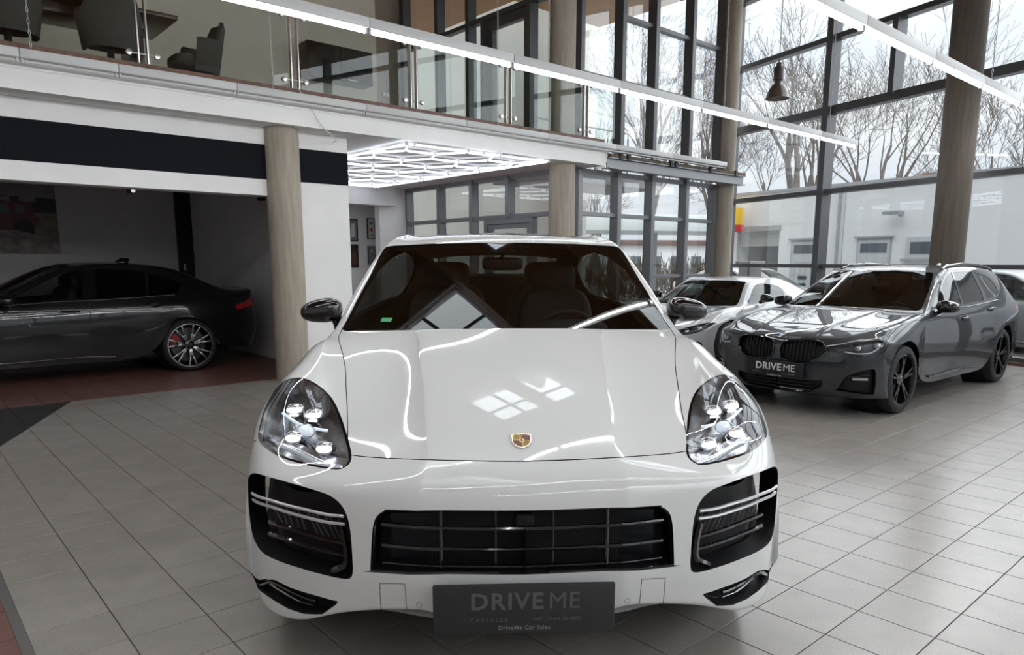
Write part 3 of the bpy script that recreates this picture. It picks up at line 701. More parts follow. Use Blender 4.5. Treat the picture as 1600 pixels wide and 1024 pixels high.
def build_crest(root, M, w, h):
    """shield: gilt rim, two antlered quarters, two striped quarters, small centre shield"""
    def shield(s, n=8):
        P = [(-w*s, h*.82*s), (-w*.5*s, h*.95*s), (0, h*1.0*s), (w*.5*s, h*.95*s), (w*s, h*.82*s), (w*1.0*s, 0), (w*.9*s, -h*.35*s), (w*.55*s, -h*.72*s), (0, -h*s), (-w*.55*s, -h*.72*s), (-w*.9*s, -h*.35*s), (-w*1.0*s, 0)]
        return P
    gold = mat('gilt', (.62, .44, .17), .28, .9); red = mat('crest_red', (.16, .012, .02), .35); tan = mat('crest_tan', (.42, .27, .09), .4, .5); blk = mat('crest_black', (.02, .015, .012), .4)
    e = MB().prism(shield(1.0), M, .003).build('bonnet_crest', mat('crest_rim', (.72, .62, .46), .22, .9), root, label='gilt and red shield crest on the bonnet')
    T = M @ Matrix.Translation((0, 0, .003))
    def quarter(sx, sy):
        i = .90
        if sy > 0: P = [(0, 0), (w*i*sx, 0), (w*i*sx, h*.72), (w*.45*sx, h*.78), (0, h*.78)]
        else: P = [(0, 0), (w*i*sx, 0), (w*.82*sx, -h*.34), (w*.5*sx, -h*.64), (0, -h*.88)]
        return P if sx*sy > 0 else P[::-1]
    for sx, sy, m in ((-1, 1, tan), (1, -1, tan), (1, 1, red), (-1, -1, red)):
        q = MB().prism(quarter(sx, sy), T, .0006).build('crest_quarter', m, e)
        if m is red:
            for k in range(2): 
                y = h*(.24+.26*k)*sy; MB().prism([(sx*.08*w, y-h*.05), (sx*.80*w*(1 if sy > 0 else .8-.25*k), y-h*.05), (sx*.80*w*(1 if sy > 0 else .8-.25*k), y+h*.05), (sx*.08*w, y+h*.05)], T @ Matrix.Translation((0, 0, .0006)), .0003).build('crest_stripe', blk, q)
        else:
            for k in range(3):
                y = h*(.18+.2*k)*sy; c = [(sx*w*(.2+.5*f), y + h*.06*math.sin(f*PI)) for f in (0, .25, .5, .75, 1)]
                MB().tube([T @ Vector((a, d, .0012)) for a, d in c], .0007, 5).build('crest_antler', blk, q)
    MB().prism([(-w*.26, h*.2), (w*.26, h*.2), (w*.26, -h*.05), (0, -h*.3), (-w*.26, -h*.05)], T @ Matrix.Translation((0, 0, .0006)), .0006).build('crest_centre', gold, e)
    MB().prism([(-w*.12, h*.12), (w*.08, h*.14), (w*.12, -h*.08), (-w*.02, -h*.16), (-w*.1, -h*.02)], T @ Matrix.Translation((0, 0, .0012)), .0006).build('crest_horse', blk, e)
    m = mat('crest_black', (.02, .015, .012)); 
    for k in range(7): MB().box(((k-3)*w*.22, h*.87-abs(k-3)*h*.012, .0032), (w*.12, h*.10, .0006), M).build('crest_letter', blk, e)

def build_cabin(root, T=None, rear=True, wx=.37):
    before = set(bpy.data.objects)
    d = MB()
    V, F = [], []
    prof = [(1.40, 1.10), (1.55, 1.12), (1.72, 1.115), (1.86, 1.08), (1.90, 1.0), (1.88, .85)]
    for i, (y, z) in enumerate(prof):
        for j in range(9):
            x = (j-4)/4*.80; V.append((x, y - .05*abs(x) + (.14*abs(x)**2 if y < 1.6 else 0), z + .0*x))
    for i in range(5):
        for j in range(8): F.append((i*9+j, i*9+j+1, (i+1)*9+j+1, (i+1)*9+j))
    d.add(V, F, True).build('dashboard', M_LEATHER, root)
    superell(MB(), (wx, 1.86, 1.10), (.21, .14, .05), .7, .7).build('instrument_hood', M_LEATHER, root)
    c = Vector((wx, 2.02, 1.02)); M = frame_at(c, (0, .9, .42))
    e = MB().tube([M @ Vector((math.cos(a)*.185, math.sin(a)*.185, 0)) for a in np.linspace(0, 2*PI, 33)], .017, 8, False).build('steering_wheel', M_LEATHER, root)
    m = MB(); superell(m, (0, 0, -.01), (.07, .06, .03), .7, .7, M=M)
    for a in (0, PI, -PI/2): m.beam(M @ Vector((math.cos(a)*.05, math.sin(a)*.05, 0)), M @ Vector((math.cos(a)*.18, math.sin(a)*.18, 0)), .02, .03)
    m.build('steering_spokes', M_LEATHER, e)
    for y, w in ((2.75, .27), (3.65, .30)) if rear else ((2.75, .27),):
        for sg in (1, -1):
            m = MB()
            def warp(x, yy, z): return (x*(1-.12*max(0, z/.38)), yy - .09*(abs(x)/.27)**2*(.6) + .12*z, z)
            superell(m, (sg*.37, y, .94), (w, .10, .36), .45, .5, warp=warp)
            e = m.build('seat', M_LEATHER, root)
            m = MB(); superell(m, (sg*.37, y+.07, 1.37), (.15, .06, .105), .55, .6); m.build('headrest', M_LEATHER, e)
            m = MB(); superell(m, (sg*.37, y-.3, .62), (w, .30, .12), .5, .5); m.build('seat_cushion', M_LEATHER, e)
    m = MB(); k = 0 if not T else .14
    superell(m, (0, 2.28+k, 1.46-k*.3), (.125, .02, .04), .5, .5)
    m.tube([(0, 2.27+k, 1.47-k*.3), (0, 2.24+k, 1.53-k*.3)], .012, 8); m.build('inside_mirror', M_GBLACK, root)
    if not T: MB().box((0, 2.20, 1.53), (.16, .12, .03), None, .012).build('sensor_housing', M_MBLACK, root)
    MB().box((0, 3.0, .45), (1.5, 2.9, .06)).build('cabin_floor', M_LINER, root)
    if T:
        for o in set(bpy.data.objects) - before: o.data.transform(T)

def saloon_front(sw=0.0):
    """shared bumper and bonnet rows of the two dark saloon-based cars"""
    rows = []
    X = [0, .17, .34, .40, .60, .70, .79, .85, .895, .905]
    yo = [0, .004, .022, .034, .09, .14, .21, .29, .37, .445]
    def front(z, dy, arch, zz=None):
        r = [(X[k], yo[k]+dy, zz[k] if zz else z) for k in range(10)]
        r[9] = (.908, arch[0], arch[1]); rows.append(r)
    front(.19, .10, (.48, .20)); front(.235, .03, (.445, .25)); front(.36, .012, (.42, .33)); front(.47, 0, (.43, .43))
    front(.57, 0, (.475, .535)); front(.66, .012, (.53, .61), [.66, .66, .66, .66, .66, .66, .66, .655, .645, .61])
    front(.72, .045, (.585, .658), [.735, .735, .735, .735, .735, .738, .742, .742, .72, .658])
    H = [[(.15, .787), (.60, .26, .785), (.71, .31, .79), (.80, .38, .785), (.86, .45, .765), (.90, .53, .72), (.912, .65, .69)],
         [(.38, .845), (.63, .46, .838), (.73, .49, .845), (.81, .54, .84), (.865, .60, .815), (.903, .68, .76), (.915, .76, .715)],
         [(.70, .90), (.66, .75, .885), (.75, .77, .89), (.82, .80, .885), (.868, .85, .86), (.905, .88, .78), (.915, .88, .71)],
         [(1.02, .945), (.69, 1.04, .925), (.77, 1.04, .925), (.825, 1.05, .918), (.868, 1.06, .885), (.902, 1.05, .77), (.912, 1.02, .65)],
         [(1.32, .98), (.715, 1.34, .955), (.785, 1.34, .95), (.828, 1.32, .935), (.868, 1.27, .88), (.898, 1.2, .72), (.905, 1.13, .53)]]
    for h, c in zip(H, (.30, .32, .36, .39, .40)): rows.append(fullrow(h, (c, .008)))
    return rows
def estate_grid():
    rows = saloon_front()
    G = [[(1.46, .995), (.72, 1.52, .975), (.79, 1.52, .965), (.83, 1.50, .94), (.87, 1.42, .86), (.893, 1.3, .66), (.895, 1.18, .36)],
         [(1.80, 1.19), (.68, 1.88, 1.16), (.745, 1.90, 1.10), (.832, 1.90, .945), (.87, 1.85, .84), (.892, 1.7, .6), (.875, 1.45, .24)],
         [(2.20, 1.375), (.60, 2.28, 1.35), (.675, 2.32, 1.29), (.832, 2.3, .95), (.872, 2.3, .83), (.895, 2.2, .58), (.87, 2.0, .22)],
         [(2.55, 1.425), (.575, 2.6, 1.40), (.655, 2.6, 1.33), (.832, 2.6, .955), (.873, 2.6, .83), (.896, 2.6, .58), (.87, 2.5, .22)],
         [(3.0, 1.44), (.57, 3.0, 1.415), (.65, 3.0, 1.345), (.832, 3.0, .965), (.876, 2.95, .84), (.90, 2.9, .58), (.875, 2.95, .22)],
         [(3.5, 1.43), (.565, 3.5, 1.405), (.645, 3.5, 1.335), (.832, 3.5, .98), (.885, 3.4, .85), (.905, 3.32, .60), (.895, 3.31, .34)],
         [(4.0, 1.395), (.55, 4.0, 1.37), (.63, 4.0, 1.30), (.825, 3.95, 1.0), (.89, 3.75, .88), (.912, 3.68, .78), (.915, 3.68, .715)],
         [(4.40, 1.345), (.53, 4.37, 1.315), (.62, 4.33, 1.24), (.80, 4.25, 1.01), (.88, 4.1, .89), (.905, 4.02, .75), (.912, 3.97, .58)],
         [(4.58, 1.20), (.57, 4.52, 1.17), (.67, 4.47, 1.1), (.78, 4.40, .99), (.865, 4.3, .88), (.895, 4.15, .7), (.90, 4.06, .40)],
         [(4.68, .95), (.60, 4.62, .94), (.71, 4.57, .92), (.79, 4.5, .88), (.855, 4.4, .80), (.885, 4.25, .6), (.89, 4.08, .32)],
         [(4.71, .70), (.62, 4.66, .70), (.73, 4.61, .69), (.80, 4.54, .66), (.85, 4.45, .6), (.875, 4.3, .48), (.88, 4.12, .28)],
         [(4.69, .48), (.62, 4.64, .48), (.73, 4.6, .47), (.79, 4.54, .45), (.835, 4.46, .42), (.86, 4.35, .36), (.865, 4.18, .25)],
         [(4.64, .30), (.60, 4.6, .29), (.70, 4.56, .28), (.77, 4.51, .27), (.81, 4.44, .26), (.84, 4.36, .25), (.85, 4.24, .23)]]
    return np.array(rows + [fullrow(g) for g in G])
def saloon_grid():
    """longer four-door with a boot (4.95 m)"""
    rows = np.array(saloon_front()); rows[..., 1] *= 1.05; rows[..., 0] *= 1.02; rows[..., 2] *= 1.02
    G = [[(1.54, 1.015), (.735, 1.60, .995), (.805, 1.60, .985), (.845, 1.58, .96), (.885, 1.48, .88), (.91, 1.36, .66), (.912, 1.24, .36)],
         [(1.92, 1.21), (.69, 2.0, 1.18), (.755, 2.02, 1.12), (.848, 2.0, .965), (.888, 1.95, .86), (.91, 1.8, .6), (.895, 1.5, .24)],
         [(2.36, 1.405), (.61, 2.44, 1.38), (.685, 2.48, 1.32), (.85, 2.45, .97), (.89, 2.4, .85), (.913, 2.3, .58), (.89, 2.1, .22)],
         [(2.70, 1.46), (.585, 2.74, 1.435), (.665, 2.75, 1.365), (.85, 2.75, .975), (.892, 2.75, .85), (.915, 2.7, .58), (.89, 2.6, .22)],
         [(3.10, 1.475), (.58, 3.1, 1.45), (.66, 3.1, 1.38), (.85, 3.1, .985), (.896, 3.05, .86), (.918, 3.0, .58), (.895, 3.0, .22)],
         [(3.45, 1.455), (.57, 3.45, 1.43), (.65, 3.45, 1.355), (.85, 3.42, .995), (.905, 3.4, .87), (.925, 3.4, .62), (.912, 3.42, .34)],
         [(3.78, 1.40), (.55, 3.80, 1.375), (.64, 3.80, 1.29), (.845, 3.75, 1.01), (.915, 3.65, .90), (.932, 3.62, .78), (.932, 3.62, .66)],
         [(4.12, 1.27), (.56, 4.12, 1.245), (.66, 4.12, 1.17), (.83, 4.05, 1.02), (.915, 3.88, .91), (.935, 3.85, .80), (.935, 3.85, .735)],
         [(4.42, 1.125), (.60, 4.42, 1.11), (.71, 4.4, 1.07), (.815, 4.35, 1.01), (.90, 4.2, .90), (.93, 4.12, .76), (.932, 4.1, .62)],
         [(4.70, 1.085), (.62, 4.68, 1.075), (.73, 4.64, 1.05), (.81, 4.58, .99), (.885, 4.45, .88), (.915, 4.3, .68), (.92, 4.22, .42)],
         [(4.88, 1.10), (.62, 4.84, 1.085), (.735, 4.79, 1.05), (.81, 4.72, .97), (.87, 4.6, .85), (.90, 4.42, .62), (.91, 4.27, .34)],
         [(4.90, .92), (.64, 4.86, .92), (.75, 4.81, .90), (.82, 4.74, .86), (.865, 4.63, .76), (.89, 4.48, .55), (.90, 4.31, .31)],
         [(4.95, .66), (.64, 4.90, .66), (.75, 4.85, .65), (.82, 4.77, .63), (.86, 4.67, .56), (.885, 4.52, .44), (.89, 4.36, .29)],
         [(4.93, .46), (.63, 4.88, .46), (.74, 4.83, .45), (.80, 4.76, .44), (.84, 4.66, .41), (.865, 4.54, .36), (.875, 4.40, .28)],
         [(4.86, .30), (.61, 4.82, .29), (.71, 4.78, .28), (.77, 4.72, .28), (.81, 4.64, .27), (.84, 4.55, .27), (.85, 4.44, .26)]]
    return np.concatenate([rows, np.array([fullrow(g) for g in G])])
def coupe_grid():
    """low mid-engined two-seater (4.43 m, 1.25 m high)"""
    rows = []
    X = [0, .17, .34, .42, .60, .72, .82, .88, .93, .945]
    yo = [0, .006, .03, .045, .10, .16, .25, .34, .43, .52]
    def front(z, dy, arch, zz=None):
        r = [(X[k], yo[k]+dy, zz[k] if zz else z) for k in range(10)]
        r[9] = (.945, arch[0], arch[1]); rows.append(r)
    front(.13, .06, (.60, .20)); front(.19, .01, (.58, .26)); front(.30, 0, (.555, .34)); front(.42, .01, (.565, .43))
    front(.52, .03, (.61, .54), [.52, .52, .52, .52, .525, .53, .535, .54, .54, .54])
    front(.59, .08, (.68, .62), [.585, .585, .585, .585, .60, .61, .625, .63, .63, .62])
    H = [[(.30, .65), (.58, .40, .66), (.70, .46, .68), (.80, .54, .70), (.88, .62, .70), (.935, .72, .68), (.95, .80, .66)],
         [(.60, .72), (.60, .68, .74), (.72, .72, .77), (.81, .78, .785), (.885, .86, .77), (.938, .92, .73), (.95, .95, .69)],
         [(.90, .775), (.62, .95, .80), (.74, .98, .825), (.82, 1.0, .83), (.885, 1.05, .80), (.935, 1.09, .72), (.945, 1.12, .66)],
         [(1.18, .82), (.66, 1.24, .84), (.76, 1.26, .85), (.825, 1.26, .845), (.885, 1.24, .79), (.93, 1.22, .66), (.94, 1.25, .53)],
         [(1.36, .85), (.70, 1.46, .86), (.775, 1.46, .855), (.83, 1.44, .84), (.89, 1.38, .76), (.925, 1.32, .60), (.925, 1.31, .34)],
         [(1.62, 1.02), (.64, 1.70, 1.01), (.715, 1.74, .97), (.835, 1.76, .855), (.895, 1.70, .76), (.92, 1.62, .55), (.90, 1.5, .20)],
         [(1.90, 1.185), (.555, 1.98, 1.165), (.635, 2.03, 1.12), (.84, 2.06, .87), (.90, 2.05, .76), (.92, 2.02, .55), (.90, 1.9, .18)],
         [(2.25, 1.245), (.525, 2.32, 1.225), (.605, 2.36, 1.175), (.845, 2.45, .885), (.90, 2.45, .77), (.925, 2.4, .55), (.905, 2.4, .18)],
         [(2.75, 1.25), (.515, 2.75, 1.23), (.60, 2.76, 1.175), (.855, 2.72, .90), (.915, 2.7, .80), (.94, 2.7, .58), (.92, 2.72, .18)],
         [(3.10, 1.21), (.52, 3.08, 1.19), (.62, 3.06, 1.13), (.875, 3.0, .92), (.94, 2.98, .82), (.96, 2.98, .60), (.95, 3.02, .26)],
         [(3.45, 1.12), (.55, 3.42, 1.10), (.67, 3.38, 1.05), (.89, 3.3, .93), (.955, 3.28, .86), (.97, 3.3, .78), (.97, 3.3, .70)],
         [(3.80, 1.02), (.58, 3.78, 1.01), (.71, 3.74, .98), (.885, 3.65, .92), (.95, 3.6, .84), (.97, 3.58, .74), (.97, 3.58, .66)],
         [(4.20, .93), (.62, 4.16, .925), (.75, 4.1, .91), (.86, 4.02, .87), (.92, 3.92, .78), (.955, 3.82, .62), (.96, 3.76, .46)],
         [(4.40, .90), (.62, 4.36, .89), (.75, 4.3, .87), (.85, 4.2, .82), (.905, 4.08, .72), (.94, 3.94, .52), (.945, 3.84, .30)],
         [(4.42, .60), (.62, 4.38, .60), (.75, 4.32, .59), (.84, 4.23, .56), (.895, 4.12, .5), (.925, 4.0, .4), (.93, 3.9, .24)],
         [(4.36, .28), (.60, 4.32, .28), (.73, 4.27, .27), (.82, 4.2, .26), (.87, 4.1, .25), (.90, 4.0, .23), (.91, 3.93, .20)]]
    return np.array(rows + [fullrow(g, (.42, .0001) if i < 5 else None) for i, g in enumerate(H)])

# ---------------------------------------------------------------- the other cars
def ell(c, r, n=20): return [(c[0]+r[0]*math.cos(a), c[1]+r[1]*math.sin(a)) for a in np.linspace(0, 2*PI, n+1)[:-1]]
def car_mirror(root, m_house, x, y, z, k=1.0, sides=(1, -1)):
    for sg in sides:
        m = MB()
        def warp(a, b, c):
            f = (a+.11*k)/(.22*k); return (a*sg, b if b < 0 else b*.35, c*(1-.3*max(0, f-.3)) - .012*f)
        superell(m, (sg*x, y, z), (.112*k, .085*k, .07*k), .7, .6, 28, 14, warp=warp); e = m.build('door_mirror', m_house, root)
        MB().tube([(sg*(x-.06*k), y+.01, z-.045*k), (sg*(x-.11*k), y+.03, z-.075*k), (sg*(x-.16*k), y+.05, z-.08*k)], [.028, .022, .03], 10).build('mirror_foot', M_GBLACK, e)
        MB().prism(ell((0, 0), (.09*k, .052*k)), Matrix.Translation((sg*x, y+.031*k, z-.006)) @ Matrix.Rotation(-PI/2, 4, 'X'), .004).build('mirror_glass', mat('mirror_silver', (.7, .72, .73), .03, 1), e)
def door_handle(root, b, a, c, m, sg, r=.013):
    P = [b.pt(a, .004, sg)[0], b.pt((a[0]*.85+c[0]*.15, a[1]*.85+c[1]*.15), .024, sg)[0], b.pt(((a[0]+c[0])/2, (a[1]+c[1])/2), .028, sg)[0], b.pt((a[0]*.15+c[0]*.85, a[1]*.15+c[1]*.85), .024, sg)[0], b.pt(c, .004, sg)[0]]
    e = MB().tube(P, [r*.8, r, r*1.1, r, r*.8], 8).build('door_handle', m, root)
    p, n = b.pt(((a[0]+c[0])/2, (a[1]+c[1])/2), .0012, sg)
    MB().prism(ell((0, 0), (.075, .030)), frame_at(p, n), .002).build('handle_recess', M_GBLACK, e)
def wheels(root, ys, x, R, wid, rim, style, rm, cal=None, face=None, arch=.42, lx=.74, sides=(1, -1)):
    for y in ys:
        for sg in (1, -1):
            wheel(R, wid, rim, root, (sg*x, y, R), sg, style, M_TYRE, rm, .3, cal, face=face)
            MB().lathe([(arch, -.08), (arch, .13), (.10, .13)], 32, Matrix.Translation((sg*lx, y, R+.005)) @ Matrix.Rotation(PI if sg > 0 else 0, 4, 'Z'), ax='x').build('wheel_liner', M_MBLACK, root)
def roundel(root, M, r, blue=True):
    e = MB().lathe([(0.0001, .003), (r*.7, .003), (r*.74, .004), (r*.96, .004), (r, 0)], 28, M).build('badge', M_GBLACK, root, label='small round badge')
    MB().lathe([(r*.70, .0035), (r*.70, .005), (r*.75, .005), (r*.75, .0035)], 28, M).build('badge_ring', M_CHROME, e)
    MB().lathe([(r*.95, .003), (r*.95, .005), (r*1.02, .004), (r*1.02, 0)], 28, M).build('badge_rim', M_CHROME, e)
    for k in range(4):
        a = np.linspace(k*PI/2, (k+1)*PI/2, 7)
        MB().prism([(0, 0)] + [(r*.68*math.cos(t), r*.68*math.sin(t)) for t in a], M @ Matrix.Translation((0, 0, .003)), .001).build('badge_quarter', mat('badge_white', (.75, .76, .78), .3) if k % 2 else mat('badge_blue', (.02, .13, .42), .3), e)
    return e

def saloon_nose(b, S, root, paint, lit=False):
    """twin rounded grilles, lamps, bumper intakes shared by the two saloon-based cars"""
    k = R_KID
    for sg in (1, -1):
        L = np.array(k); b.skirt('grille_frame', L, .02, M_GBLACK, root, (sg,), back=.05)
        b.panel('grille_backing', M_MBLACK, b.faces(['kidney']), root, (sg,), -.06)
        MB().tube([b.pt(p, .006, sg)[0] for p in list(k)+[k[0]]], .008, 6, False).build('grille_rim', M_GBLACK, root)
        for x in np.linspace(.055, .36, 9):
            t = np.linspace(0, 5, 300); pts = []
            for s in np.linspace(3.62, 5.75, 5):
                P = S.ev(np.full(300, s), t)[0]; st = (s, float(np.interp(x, P[:, 0], t)))
                if inside(k, np.array([st[0]]), np.array([st[1]]))[0]: pts.append(b.pt(st, -.008, sg)[0])
            if len(pts) > 1: MB().tube(pts, .0075, 6).build('grille_slat', M_MBLACK, root)
        bowl = mat('lamp_bowl_dark', (.05, .05, .055), .25, .7)
        e = headlight_bowl(S, b, 'headlight', R_HL, .05, bowl, M_GBLACK, root, sg, 'dark slim headlight', 'lens', 'lens_frame')
        for st in ((5.2, 5.2), (5.5, 6.9)):
            p, n = b.pt(st, -.026, sg); M = frame_at(p, (0, -1, .1))
            m = MB(); superell(m, (0, 0, -.01), (.034, .026, .022), .7, .7, M=M); m.build('lamp_reflector', mat('lamp_chrome_plain', (.80, .81, .83), .14, 1.0), e)
            m = MB(); superell(m, (0, .002, .006), (.020, .012, .012), .8, .7, M=M); m.build('lamp_lens', mat('lamp_eye', (.30, .32, .35), .1, .4), e)
        b.strip([(4.75, 4.2), (4.6, 5.2), (4.75, 6.4), (5.6, 7.6)], -.022, .007, sg).build('light_guide', mat('lamp_guide_off', (.55, .57, .6), .2), e)
        b.skirt('corner_intake_frame', R_COR, .015, M_GBLACK, root, (sg,), back=.05); b.panel('corner_intake_backing', M_MBLACK, b.faces(['corner']), root, (sg,), -.045)
        b.strip([(2.35, 4.6), (2.45, 5.4), (2.6, 6.4)], -.012, .008, sg).build('corner_blade', M_GBLACK, root)
        MB().box((0, 0, 0), (.14, .025, .012), frame_at(*b.pt((2.2, 5.6), -.012, sg)), .004).build('fog_lamp', mat('fog_lamp_clear', (.35, .36, .38), .15, .4), root)
    L = R_LOW; b.skirt('lower_grille_frame', L, .01, M_GBLACK, root, back=.05); b.panel('lower_grille_backing', M_MBLACK, b.faces(['lower']), root, off=-.045)
    for s in (1.0, 1.35, 1.65): 
        pts = [b.pt((s, t), -.02, -1)[0] for t in np.linspace(2.6, 0, 7)] + [b.pt((s, t), -.02, 1)[0] for t in np.linspace(0, 2.6, 7)[1:]]
        MB().tube(pts, .007, 6).build('lower_grille_bar', M_GBLACK, root)
    p, n = b.pt((6.45, 0), .001); roundel(root, frame_at(p, n, (0, 1, .4)), .041)

R_KID = smooth_loop([(5.0, .22), (5.55, .45), (5.82, 1.4), (5.78, 2.85), (5.3, 3.28), (4.55, 3.35), (3.95, 3.05), (3.6, 2.2), (3.5, .6), (4.05, .25)], 3)
R_HL = smooth_loop([(4.60, 3.52), (5.25, 3.52), (5.62, 5.0), (6.15, 6.7), (6.4, 7.6), (5.5, 8.0), (4.65, 7.35), (4.36, 6.0), (4.40, 4.5), (4.2, 3.62)], 3)
R_COR = smooth_loop([(1.45, 3.95), (2.5, 4.6), (3.15, 6.6), (2.6, 6.95), (1.25, 6.9), (1.02, 6.4), (1.25, 4.1)], 3)
R_LOW = smooth_loop([(1.85, 0), (1.85, 0), (1.85, 1.9), (1.95, 3.3), (1.95, 3.3), (1.4, 3.2), (.75, 1.8), (.65, 0), (.65, 0)], 3)

def saloon_based(kind, root, paint, wheel_style, wheel_m, cal, face, lines):
    est = kind == 'estate'
    S = Surf(estate_grid() if est else saloon_grid())
    if est:
        ws = [(11.85, 0), (11.85, 0), (11.88, 2.6), (11.95, 3.8), (12.05, 3.98), (12.05, 3.98), (13.0, 3.86), (13.85, 3.72), (13.97, 3.45), (13.95, 2.5), (13.93, 0), (13.93, 0)]
        sides = [[(12.42, 5.84), (12.42, 5.84), (12.8, 5.2), (13.3, 4.95), (13.9, 4.85), (14.8, 4.82), (14.8, 4.82), (14.52, 5.84), (14.52, 5.84)],
                 [(14.98, 4.83), (14.98, 4.83), (16.35, 4.9), (16.35, 4.9), (16.42, 5.6), (16.33, 5.85), (16.33, 5.85), (14.72, 5.86), (14.72, 5.86)],
                 [(16.55, 4.92), (16.55, 4.92), (17.3, 5.08), (17.62, 5.35), (17.62, 5.6), (17.3, 5.75), (16.62, 5.83), (16.62, 5.83)]]
        rear = [(18.15, 0), (18.15, 0), (18.15, 3.5), (18.3, 3.8), (19.6, 3.75), (19.75, 3.5), (19.8, 0), (19.8, 0)]
        doors = [[(11.15, 7.0), (11.5, 7.8), (11.9, 8.5), (12.3, 9)], [(14.62, 5.9), (14.9, 7.2), (15.0, 8), (15.05, 9)], [(16.6, 5.9), (17.05, 7.2), (17.05, 7.7), (16.7, 8.5), (16.6, 9)]]
        tail = [(20.2, 3.8), (20.0, 5.3), (19.4, 6.4), (19.1, 6.9), (19.8, 7.0), (20.5, 6.3), (20.7, 5.0), (20.7, 3.8)]
        frame = [(12.3, 5.92), (12.3, 5.92), (12.75, 5.08), (13.3, 4.84), (13.9, 4.74), (15, 4.73), (16.5, 4.80), (17.4, 4.98), (17.78, 5.35), (17.76, 5.66), (17.3, 5.86), (16.3, 5.94), (14, 5.93)]
    else:
        ws = [(11.85, 0), (11.85, 0), (11.88, 2.6), (11.95, 3.8), (12.05, 3.98), (12.05, 3.98), (13.0, 3.86), (13.85, 3.72), (13.97, 3.45), (13.95, 2.5), (13.93, 0), (13.93, 0)]
        sides = [[(12.42, 5.84), (12.42, 5.84), (12.8, 5.2), (13.3, 4.98), (13.9, 4.88), (14.85, 4.92), (14.85, 4.92), (14.52, 5.9), (14.52, 5.9)],
                 [(15.25, 4.95), (15.25, 4.95), (16.15, 4.98), (16.9, 5.08), (16.9, 5.08), (16.82, 5.92), (16.82, 5.92), (15.1, 5.91), (15.1, 5.91)],
                 [(17.02, 5.10), (17.02, 5.10), (17.57, 5.17), (18.04, 5.31), (18.12, 5.5), (17.95, 5.9), (17.95, 5.9), (16.9, 5.93), (16.9, 5.93)]]
        rear = [(17.9, 0), (17.9, 0), (17.9, 3.6), (18.1, 3.9), (19.7, 3.8), (19.9, 3.5), (19.95, 0), (19.95, 0)]
        doors = [[(11.15, 7.0), (11.5, 7.8), (11.9, 8.5), (12.3, 9)], [(14.98, 5.0), (14.8, 6.1), (14.87, 8.0), (15.0, 9)], [(18.13, 5.75), (18.1, 7.5), (17.5, 8.4), (17.1, 8.75), (16.9, 9)]]
        tail = [(22.75, 4.2), (22.55, 5.4), (21.95, 6.6), (21.35, 7.0), (21.9, 7.25), (22.9, 6.5), (23.15, 5.2), (23.15, 4.2)]
        frame = [(12.3, 5.95), (12.3, 5.95), (12.75, 5.1), (13.3, 4.86), (13.9, 4.77), (15, 4.82), (16.5, 4.93), (17.6, 5.06), (18.15, 5.22), (18.26, 5.55), (18.05, 5.98), (18.05, 5.98), (15, 5.98)]
    ws = smooth_loop(ws, 3); wi = ring(S, ws, -.02); wi[ws[:, 1] < 1e-6, 1] = 0
    hood_s = [(11.92, 4.2), (10, 4.38), (8, 4.4), (6.75, 4.3), (6.25, 3.75)]; hood_f = [(6.25, 3.75), (6.12, 2.6), (6.1, 1.3), (6.1, 0)]
    regs = [('lens', ring(S, R_HL, -.006)), ('lens_frame', R_HL), ('kidney', R_KID), ('corner', R_COR), ('lower', R_LOW), ('glass', wi), ('glass_frame', ws)]
    regs += [('side', smooth_loop(x, 3)) for x in sides] + [('side_frame', smooth_loop(frame, 3)), ('rear', smooth_loop(rear, 3)), ('tail', smooth_loop(tail, 3))]
    regs += [('gap', ribbon(S, x, .0065)) for x in doors + [hood_s, hood_f]]
    b = Body(S, regs, .25, .25); bare = b.faces(); b.gaps(root)
    hm = (b.c[:, 0] > 6.1) & (b.c[:, 0] < 11.92) & (b.c[:, 1] < 4.36)
    b.panel('bonnet', paint, bare & hm, root)
    b.panel('front_bumper', paint, bare & ~hm & (b.c[:, 0] < 6.3), root)
    rest = bare & ~hm & (b.c[:, 0] >= 6.3); low = (b.c[:, 1] > 5.9)
    y = b.P[b.F].mean(1)[:, 1]
    for sg in (1, -1):
        f1 = rest & low & (y < 1.32); f2 = rest & low & (y >= 1.32) & (y < 2.42); f3 = rest & low & (y >= 2.42) & (y < 3.35)
        b.panel('front_wing', paint, f1, root, (sg,)); b.panel('front_door', paint, f2, root, (sg,)); b.panel('rear_door', paint, f3, root, (sg,))
        for i, (n, L) in enumerate(regs):
            if n == 'side': b.panel('side_window', G_DARK if (i > 7) else G_CABIN, b.own == i, root, (sg,), -.004)
        b.panel('window_frame', M_GBLACK, b.faces(['side_frame']), root, (sg,), -.001)
        e = b.panel('tail_light', mat('tail_lamp_red', (.35, .008, .012), .15, coat=.8), b.faces(['tail']), root, (sg,), .001, label='red tail light')
    b.panel('body_shell', paint, rest & ~(low & (y < 3.35)), root)
    b.panel('windscreen', G_CABIN, b.faces(['glass']), root, off=-.002, fit='y'); b.panel('windscreen_frame', M_GBLACK, b.faces(['glass_frame']), root, off=-.001)
    b.panel('rear_window', G_DARK, b.faces(['rear']), root, off=-.002)
    b.panel('cabin_lining', M_LINER, (bare | b.faces(['gap'])) & (b.c[:, 0] > 12), root, off=-.03)
    saloon_nose(b, S, root, paint)
